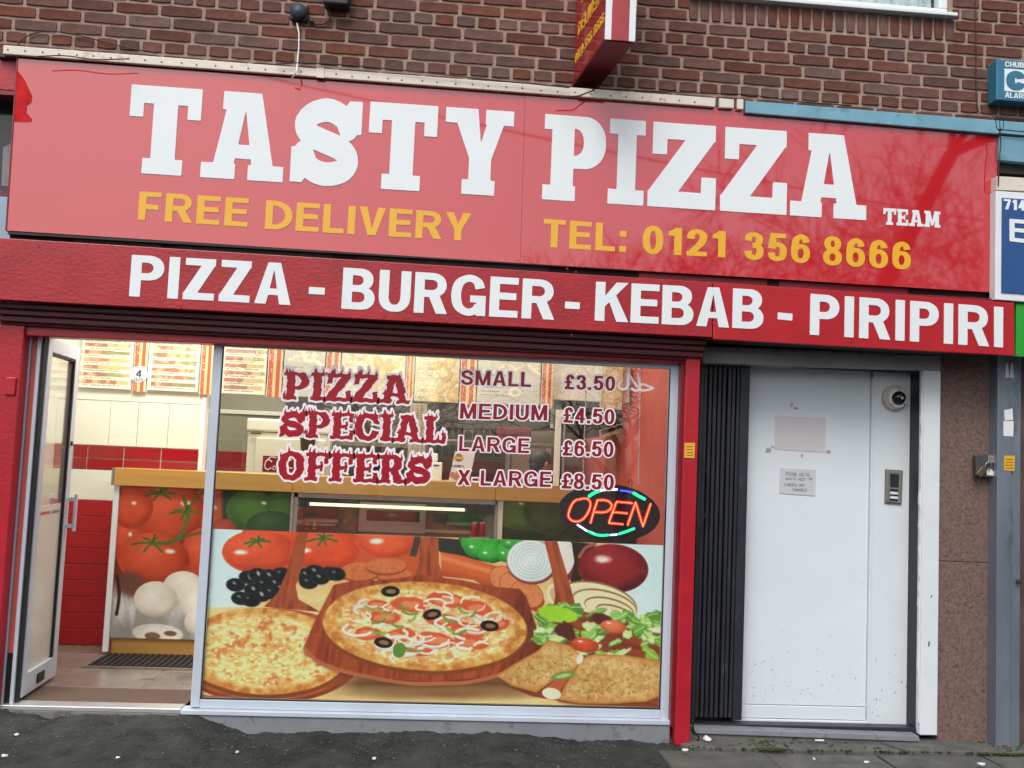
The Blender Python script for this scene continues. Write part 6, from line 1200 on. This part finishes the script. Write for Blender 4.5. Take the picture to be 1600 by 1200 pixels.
t = thing('warning_sticker', 'small yellow warning sticker on the grey metal post', 'sticker', P(1577, 723, -.102)); board([(1569, 712), (1586, 712), (1585, 736), (1569, 735)], -.1024, -.1005).put('label', K['sticker'], t)
for k in range(4): board([(1571, 717+k*4.5), (1583, 717+k*4.5), (1583, 718.5+k*4.5), (1571, 718.5+k*4.5)], -.1034, -.1027).put('print_line', K['sticker_ink'], t)
lk = thing('lock_box', 'square steel lock plate with a hanging padlock on the stone pier beside the post', 'lock', P(1545, 730, -.04)); board([(1524, 711), (1557, 709), (1559, 746), (1526, 745)], -.06, -.031).put('plate', mat('dark lock plate', (92, 92, 94), .4, metal=.5, var=.2), lk, bevel=.003)
board([(1545, 712), (1558, 712), (1558, 724), (1544, 724)], -.068, -.0605).put('hasp', K['steel'], lk, bevel=.002); board([(1536, 728), (1543, 735), (1533, 747), (1525, 740)], -.085, -.0605).put('padlock', mat('brass padlock', (120, 104, 82), .35, metal=.6), lk, bevel=.004)
MB().tube([P(a, b, -.074) for a, b in [(1538, 731), (1541, 724), (1546, 721), (1549, 726), (1545, 735)]], .003, 6).put('shackle', K['steel'], lk, smooth=True); board([(1542, 736), (1546, 731), (1549, 733), (1558, 744), (1542, 742)], -.0625, -.0605).put('torn_label', K['paper'], lk)

# signs and boxes at the picture edges
ns = thing('blue_neighbour_sign', 'blue shop sign in a white frame reading 714 E, cut by the right edge', 'sign', (3.1, -.3, 2.5)); NY = -.30
board([(1556, 298), (1760, 311), (1760, 484), (1555, 468)], NY, NY+.06).put('frame', K['sign_frame'], ns, bevel=.004); board([(1566, 309), (1750, 321), (1750, 471), (1565, 457)], NY-.006, NY-.0005).put('face', K['blue_sign'], ns)
word('714', (1568, 311, 327), (1602, 313.5, 330), NY-.006, 'narrow', WB, ns); word('E', (1577, 342, 377), (1603, 344, 380), NY-.006, 'small', WB, ns)
t = thing('green_neighbour_board', 'bright green board end at the right edge beside PIRIPIRI', 'sign', (3.15, BY, 2.2)); board([(1588, 474), (1700, 481), (1700, 563), (1587, 557)], BY+.02, BY+.05).put('board', K['green_sign'], t, bevel=.003)
p = P(1590, 552, BY+.018); MB().lathe(p, [(0, -.002), (.005, -.002), (.006, 0)], (0, 1, 0), 8).put('screw', K['steel'], t)
al = thing('alarm_box', 'teal alarm bell box lettered CHUBB and ALARM on the brick wall', 'alarm', P(1557, 155, -.01)); AY = -.10
m_ = MB(); fr = quad([(1557, 92), (1660, 99), (1660, 166), (1557, 156)], AY); bk = quad([(1544, 104), (1660, 110), (1660, 172), (1543, 163)], -.008)
fx0, fx1, fz0, fz1 = fr[0][0], fr[1][0], fr[3][1], fr[0][1]; box(fx0, fx1, AY, -.006, fz0, fz1).put('case', K['teal_box'], al, bevel=.006)
word('CHUBB', (1570, 96, 104.5), (1607.5, 98.5, 107), AY, 'small', WB, al, sp=.1); word('ALARM', (1570, 144, 152.5), (1607, 147, 155.5), AY, 'small', WB, al, sp=.1)
board([(1569.5, 107), (1606, 109.5), (1606, 145.5), (1569.5, 142)], AY-.002, AY-.0005).put('logo_field', WB, al); 
STY['fat'] = ('sans', .34, .3, 0, .02)
cs = [glyph('C', 'fat')]; word('C', (1572, 110, 139.5), (1602, 112, 142), AY-.002, 'fat', K['teal_box'], al, name='logo_letter')
# projecting sign
ps = thing('projecting_sign', 'red projecting box sign with white edges and gold DELIVERY 0121 356 8666 lettering', 'sign', P(893, 137, -.02))
A0 = P(893, 137, -.02); B0 = P(946, 69, -.68); Dx = (B0.x-A0.x); zlo = A0.z; zhi = zlo+1.0; wdt = P(991, 76, -.68).x-B0.x
def pg(u, w): return Vector((A0.x+Dx*u+w*1.0, -.02-(.66)*u, 0))      # u out from wall 0..1, w across 0..width
def pbox(u0, u1, w0, w1, z0, z1, nm_, m_, bev=.002):
    c_ = [pg(u0, w0), pg(u0, w1), pg(u1, w1), pg(u1, w0)]; return MB().flatslab([(v.x, v.y) for v in c_], z0, z1).put(nm_, m_, ps, bev)
pr_red = mat('projecting sign red', (168, 36, 44), .12, ior=1.6)
pbox(0, .985, .006, wdt-.006, zlo+.02, zhi, 'body', pr_red); pbox(.0, .98, .0, wdt, zlo, zlo+.0195, 'base_plate', K['dark_red'])
pbox(.986, 1.0, -.004, .028, zlo+.004, zhi, 'corner_trim', K['white_pvc']); pbox(.986, 1.0, wdt-.028, wdt+.004, zlo+.004, zhi, 'corner_trim', K['white_pvc']); pbox(.986, .995, .029, wdt-.029, zlo+.004, zhi, 'end_face', pr_red)
def side_word(txt, u0, u1, z0, z1, nm_='letter'):
    w = 0; pos = []
    for ch in txt: pos.append(w); w += glyph(ch, 'small')[0]+.14
    w -= .14
    for ch, px0 in zip(txt, pos):
        lp = glyph(ch, 'small')[1]
        if not lp: continue
        def fm(u, v, d, px0=px0):
            q_ = pg(u0+(u1-u0)*(px0+u)/w, .006-.0035+d*.003); return (q_.x, q_.y, z0+(z1-z0)*v)
        solid(nm_, lp, fm, .003, K['yellow_vinyl'], ps)
side_word('0121 356 8666', .06, .90, zlo+.115, zlo+.175); side_word('DELIVERY', .13, .86, zlo+.255, zlo+.335); side_word('FREE', .2, .8, zlo+.42, zlo+.50)
MB().tube([P(877, 153, -.34), P(905, 150, -.35), P(925, 142, -.30), P(935, 134, -.2)], .004, 6).put('power_cable', K['black'], ps)
# junction box and cables on the wall
jb = thing('junction_box', 'round black junction box on the brick wall at the top left', 'junction box', P(468, 22, 0)); c_ = P(468, 22, -.01)
MB().box(c_.x-.048, c_.x+.048, -.035, -.006, c_.z-.045, c_.z+.042).put('base', K['black'], jb, bevel=.008); MB().lathe(c_, [(.042, -.024), (.043, -.04), (.038, -.052), (0, -.056)], (0, 1, 0), 24).put('lid', mat('slate plastic', (44, 58, 70), .5), jb, smooth=True)
MB().lathe(P(487, 33, -.02), [(.012, -.01), (.012, .01)], (1, 0, -.3), 10).put('gland', K['black'], jb)
t = thing('white_cable', 'white cable hanging from the black junction box down to the sign', 'cable', P(464, 36, -.03)); MB().tube([P(464, 36, -.03), P(467, 52, -.03), P(467, 75, -.04), P(465, 95, -.2), P(464, 108, -.35), P(461, 117, -.345), P(456, 122, -.31)], .0042, 7).put('cable', K['white_pvc'], t, smooth=True)
t = thing('black_cable', 'black looping cable right of the junction box', 'cable', P(487, 34, -.02)); q_ = catmull([(484, 30), (492, 37), (502, 38), (512, 33), (517, 24), (516, 14), (511, 8)], 6); MB().tube([P(a, b, -.02) for a, b in q_], .0042, 7).put('cable', K['black'], t, smooth=True)
t = thing('wall_lamp_bracket', 'dark bracket box at the top edge right of the junction box', 'bracket', P(525, 4, -.02)); MB().box(P(508, 0, -.02).x, P(547, 0, -.02).x, -.10, -.004, P(525, 6, -.1).z, P(525, 6, -.1).z+.14).put('housing', K['black'], t, bevel=.01)
for nm_, lb, q_, Y_, r_ in [('black_cable', 'thin black wire arching over the left end of the white trunking', [(28, 71), (40, 58), (62, 50), (95, 50), (130, 57), (165, 66), (205, 76), (245, 82)], -.02, .003), ('black_cable', 'black wire draped along the top of the white trunking', [(60, 88), (100, 87), (150, 93), (200, 92)], -.337, .003), ('black_cable', 'dark wire lying along the bottom of the brickwork above the sign middle', [(430, 100), (480, 98), (560, 103), (650, 112), (760, 124), (890, 137)], -.29, .003), ('black_cable', 'thin dark wire running along the flashing right of the projecting sign', [(960, 140), (1080, 145), (1170, 148), (1240, 158), (1330, 165)], -.2, .003)]:
    t = thing(nm_, lb, 'cable', P(q_[0][0], q_[0][1], Y_)); MB().tube([P(a, b, Y_) for a, b in [tuple(v) for v in catmull(q_, 5)]], r_, 6).put('cable', K['black'], t, smooth=True)
t = thing('black_cable', 'thin dark wire running vertically up the bricks left of the alarm box', 'cable', P(1526, 170, -.02)); MB().tube([P(a, b, -.016) for a, b in [(1524, 0), (1525, 60), (1525, 120), (1526, 160), (1530, 178)]], .0028, 6).put('cable', mat('brown wire', (64, 44, 42), .7), t)
for k, dx_ in enumerate((0, 6, 12)):
    t = thing('black_cable', ['first', 'second', 'third'][k]+' of three thin black wires crossing the teal trim at the sign corner', 'cable', P(1555+dx_, 186, -.34)); MB().tube([P(a, b, -.34) for a, b in [(1550+dx_, 182), (1556+dx_, 187), (1557+dx_*.9, 199), (1562+dx_*.4, 205)]], .0026, 5).put('cable', K['black'], t)
for k, (ya, yb_) in enumerate(((203, 208), (209, 214))):
    t = thing('black_cable', ['upper', 'lower'][k]+' black wire running right across the teal fascia', 'cable', P(1562, ya, -.34)); MB().tube([P(a, b, -.335+.06*(k)) for a, b in [(1560, ya-1), (1580, ya+1), (1620, yb_), (1690, yb_+6)]], .003, 5).put('cable', K['black'], t)
t = thing('black_cable', 'black cable running down the right edge of the main sign', 'cable', P(1562, 205, -.31)); MB().tube([P(a, b, -.31) for a, b in [(1562, 202), (1564, 225), (1561, 250), (1560, 290)]], .0035, 5).put('cable', K['black'], t)
t = thing('black_cable', 'loose black cable hanging along the folding gate beside the red post', 'cable', P(1089, 710, -.03)); MB().tube([P(a, b, -.03) for a, b in [tuple(v) for v in catmull([(1089, 700), (1094, 712), (1102, 730), (1107, 755), (1106, 785), (1101, 805), (1092, 830), (1090, 870)], 5)]], .0032, 6).put('cable', K['black'], t, smooth=True)
t = thing('black_cable', 'tangle of black cable at the foot of the red post', 'cable', P(1086, 1150, -.1)); MB().tube([P(a, b, -.12) for a, b in [tuple(v) for v in catmull([(1082, 1125), (1084, 1142), (1092, 1152), (1088, 1160), (1098, 1162), (1104, 1158)], 5)]], .005, 6).put('cable', K['black'], t, smooth=True)
# left neighbour
ln = thing('left_neighbour_front', 'sliver of the neighbouring shopfront left of the big sign', 'shopfront', (-2.3, -.1, 2.3)); LN = -.12
board([(-60, 86), (30, 93), (30, 142), (-60, 136)], -.20, -.12).put('red_board', K['post_red'], ln, bevel=.003); board([(-60, 137), (30, 143), (28, 149), (-60, 144)], -.215, -.12).put('moulding', K['dark_red'], ln)
board([(-60, 145), (30, 150), (14, 300), (-60, 296)], -.05, -.03).put('dark_glass', mat('dark transom glass', (46, 46, 50), .1), ln); board([(5, 230), (30, 218), (20, 292), (2, 290)], -.052, -.0505).put('reflected_panel', mat('reflection grey', (120, 116, 118), .6, var=.3), ln)  # grey slab over the dark glass is a reflection put in as colour
board([(-60, 294), (22, 300), (20, 307), (-60, 303)], -.13, -.03).put('sill', K['dark_red'], ln); board([(-60, 304), (26, 308), (22, 378), (-60, 372)], -.14, -.1).put('pale_panel', mat('pale blue panel', (150, 172, 196), .4, var=.1), ln)
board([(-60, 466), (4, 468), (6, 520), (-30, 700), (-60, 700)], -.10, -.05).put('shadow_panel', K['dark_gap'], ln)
ex = thing('neighbour_wall', 'plain rendered wall of the neighbouring buildings beyond the picture edges', 'wall', (0, .3, 0)); box(-7, -2.45, .1, .3, -.1, 3.2).put('wall_panel', K['lintel'], ex); box(3.3, 8, .05, .3, -.1, 3.2).put('wall_panel', K['dark_gap'], ex); box(-4.2, 5.2, .26, .4, 2.85, 3.3).put('wall_panel', K['dark_gap'], ex)
box(1.47, 3.3, DY+.07, DY+.2, -.1, 2.9).put('wall_panel', K['dark_gap'], ex)

oc = thing('overhead_cable', 'thin overhead cable strung along the street above the kerb', 'cable', (0, -14, 8))
MB().tube([(x, -14, 8.02-.135*x+.0022*(x-3)**2-.02) for x in np.linspace(-30, 30, 40)], .016, 5).put('cable', K['black'], oc)
# ------------------------------------------------------------------ across the road: what the sign and glass mirror
def tree_mesh(seed, lean=0, trunk=3.0, rad=.2, L2=2.6):
    r = random.Random(seed); tr = MB(); br = MB()
    def grow(p, d, L, rad, dep):
        n = 4 if dep == 0 else 3; pts = [p]; rs = [rad]; wob = .03 if dep == 0 else .14
        for k in range(n):
            d = (d+Vector((r.gauss(0, wob), r.gauss(0, wob), r.gauss(.02, .06)))).normalized(); pts.append(pts[-1]+d*L/n); rs.append(rad*(1-.3*(k+1)/n))
        (tr if dep < 1 else br).tube(pts, rs, 7 if dep < 2 else (4 if dep < 4 else 3), cap=False)
        if dep >= 6: return
        for k in range(5 if dep == 0 else (3 if dep < 5 else 3)):
            a = r.uniform(0, 6.28); s_ = r.uniform(.45, 1.0); u = d.orthogonal().normalized(); w = d.cross(u); nd = (d+(u*math.cos(a)+w*math.sin(a))*s_).normalized(); i = n if k < 2 else r.choice([2, n])
            grow(pts[i], nd, (L2 if dep == 0 else L)*r.uniform(.68, .9), max(rs[i]*.62, .012), dep+1)
    grow(Vector((0, 0, -.15)), Vector((lean, 0, 1)).normalized(), trunk, rad, 0); return tr.mesh('trunk'), br.mesh('branches')
tms = [tree_mesh(3, .36, 12.5, .30, 2.6), tree_mesh(11, 0, 2.6, .2, 2.5), tree_mesh(23, -.08, 3.4, .22, 2.8)]
for a, b in tms: a.materials.append(K['bark']); b.materials.append(K['bark'])
for k, (x, y, i, s_, rz, lb) in enumerate([(10.2, -24, 0, 1.0, 0, 'tall bare tree leaning to the right across the road'), (5.0, -20, 1, .85, 1.2, 'shorter bare tree across the road opposite the shop'), (8.4, -25, 2, .9, 2.1, 'bare tree behind the shorter one across the road'), (16.5, -25, 2, 1.15, .2, 'bare tree at the right end of the row across the road'), (-1.6, -30, 1, .85, 4, 'small bare tree at the left across the road'), (12.3, -22, 1, 1.25, 5, 'low bare tree beside the leaning tree'), (6.9, -16, 1, .6, 3, 'young bare tree at the far kerb opposite the side door')]):
    t = thing('bare_tree', lb, 'tree', (x, y, -.13)); t.scale = (s_,)*3; t.rotation_euler = (0, 0, rz)
    for nm_, me_ in (('trunk', tms[i][0]), ('branches', tms[i][1])): o = bpy.data.objects.new(nm_, me_); C.objects.link(o); o.parent = t
print('tree h', [max(v.co.z for v in b.vertices) for a, b in tms], [len(b.polygons) for a, b in tms])
hb = mat('far house brick', (112, 78, 68), .9, var=.2); hr = mat('far slate roof', (70, 70, 76), .7)
for k, x in enumerate((-34, -24, -14, 10.5, 20, 29.5, 39)):
    y = -36; t = thing('terraced_house', ['leftmost', 'second', 'third', 'fourth', 'fifth', 'sixth', 'rightmost'][k]+' brick house in the row across the road', 'house', (x+4.5, y, -.13)); hgt = 6.6 if k > 2 else 3.0
    box(x, x+9, y-8, y, -.13, hgt).put('wall', hb, t); MB().add([(x-.3, y+.4, hgt), (x+9.3, y+.4, hgt), (x+9.3, y-8.4, hgt), (x-.3, y-8.4, hgt), (x-.3, y-4, hgt+2.6), (x+9.3, y-4, hgt+2.6)], [(0, 1, 5, 4), (2, 3, 4, 5), (1, 2, 5), (3, 0, 4), (3, 2, 1, 0)]).put('roof', hr, t)
    for wx in (1.2, 5.4):
        for wz in ((.8, 3.2) if hgt > 4 else (.8,)): o = box(x+wx, x+wx+1.6, y+.0, y+.06, wz, wz+1.3).put('window', K['white_pvc'], t); box(x+wx+.12, x+wx+1.48, y+.061, y+.07, wz+.12, wz+1.18).put('pane', K['black'], o)
hg = MB(); r = random.Random(6)
for k in range(2600): x = r.uniform(9, 30); y = -27+r.uniform(-.8, .8); z = r.uniform(-.1, 2.6+1.2*math.sin(x*.5)+.6*math.sin(x*1.7)); hg.ball((x, y, z), r.uniform(.1, .26), 5, 3)
tag(hg.put('hedge', mat('hedge green', (44, 56, 38), .9, var=.4)), 'tall dark evergreen hedge across the road', 'hedge')
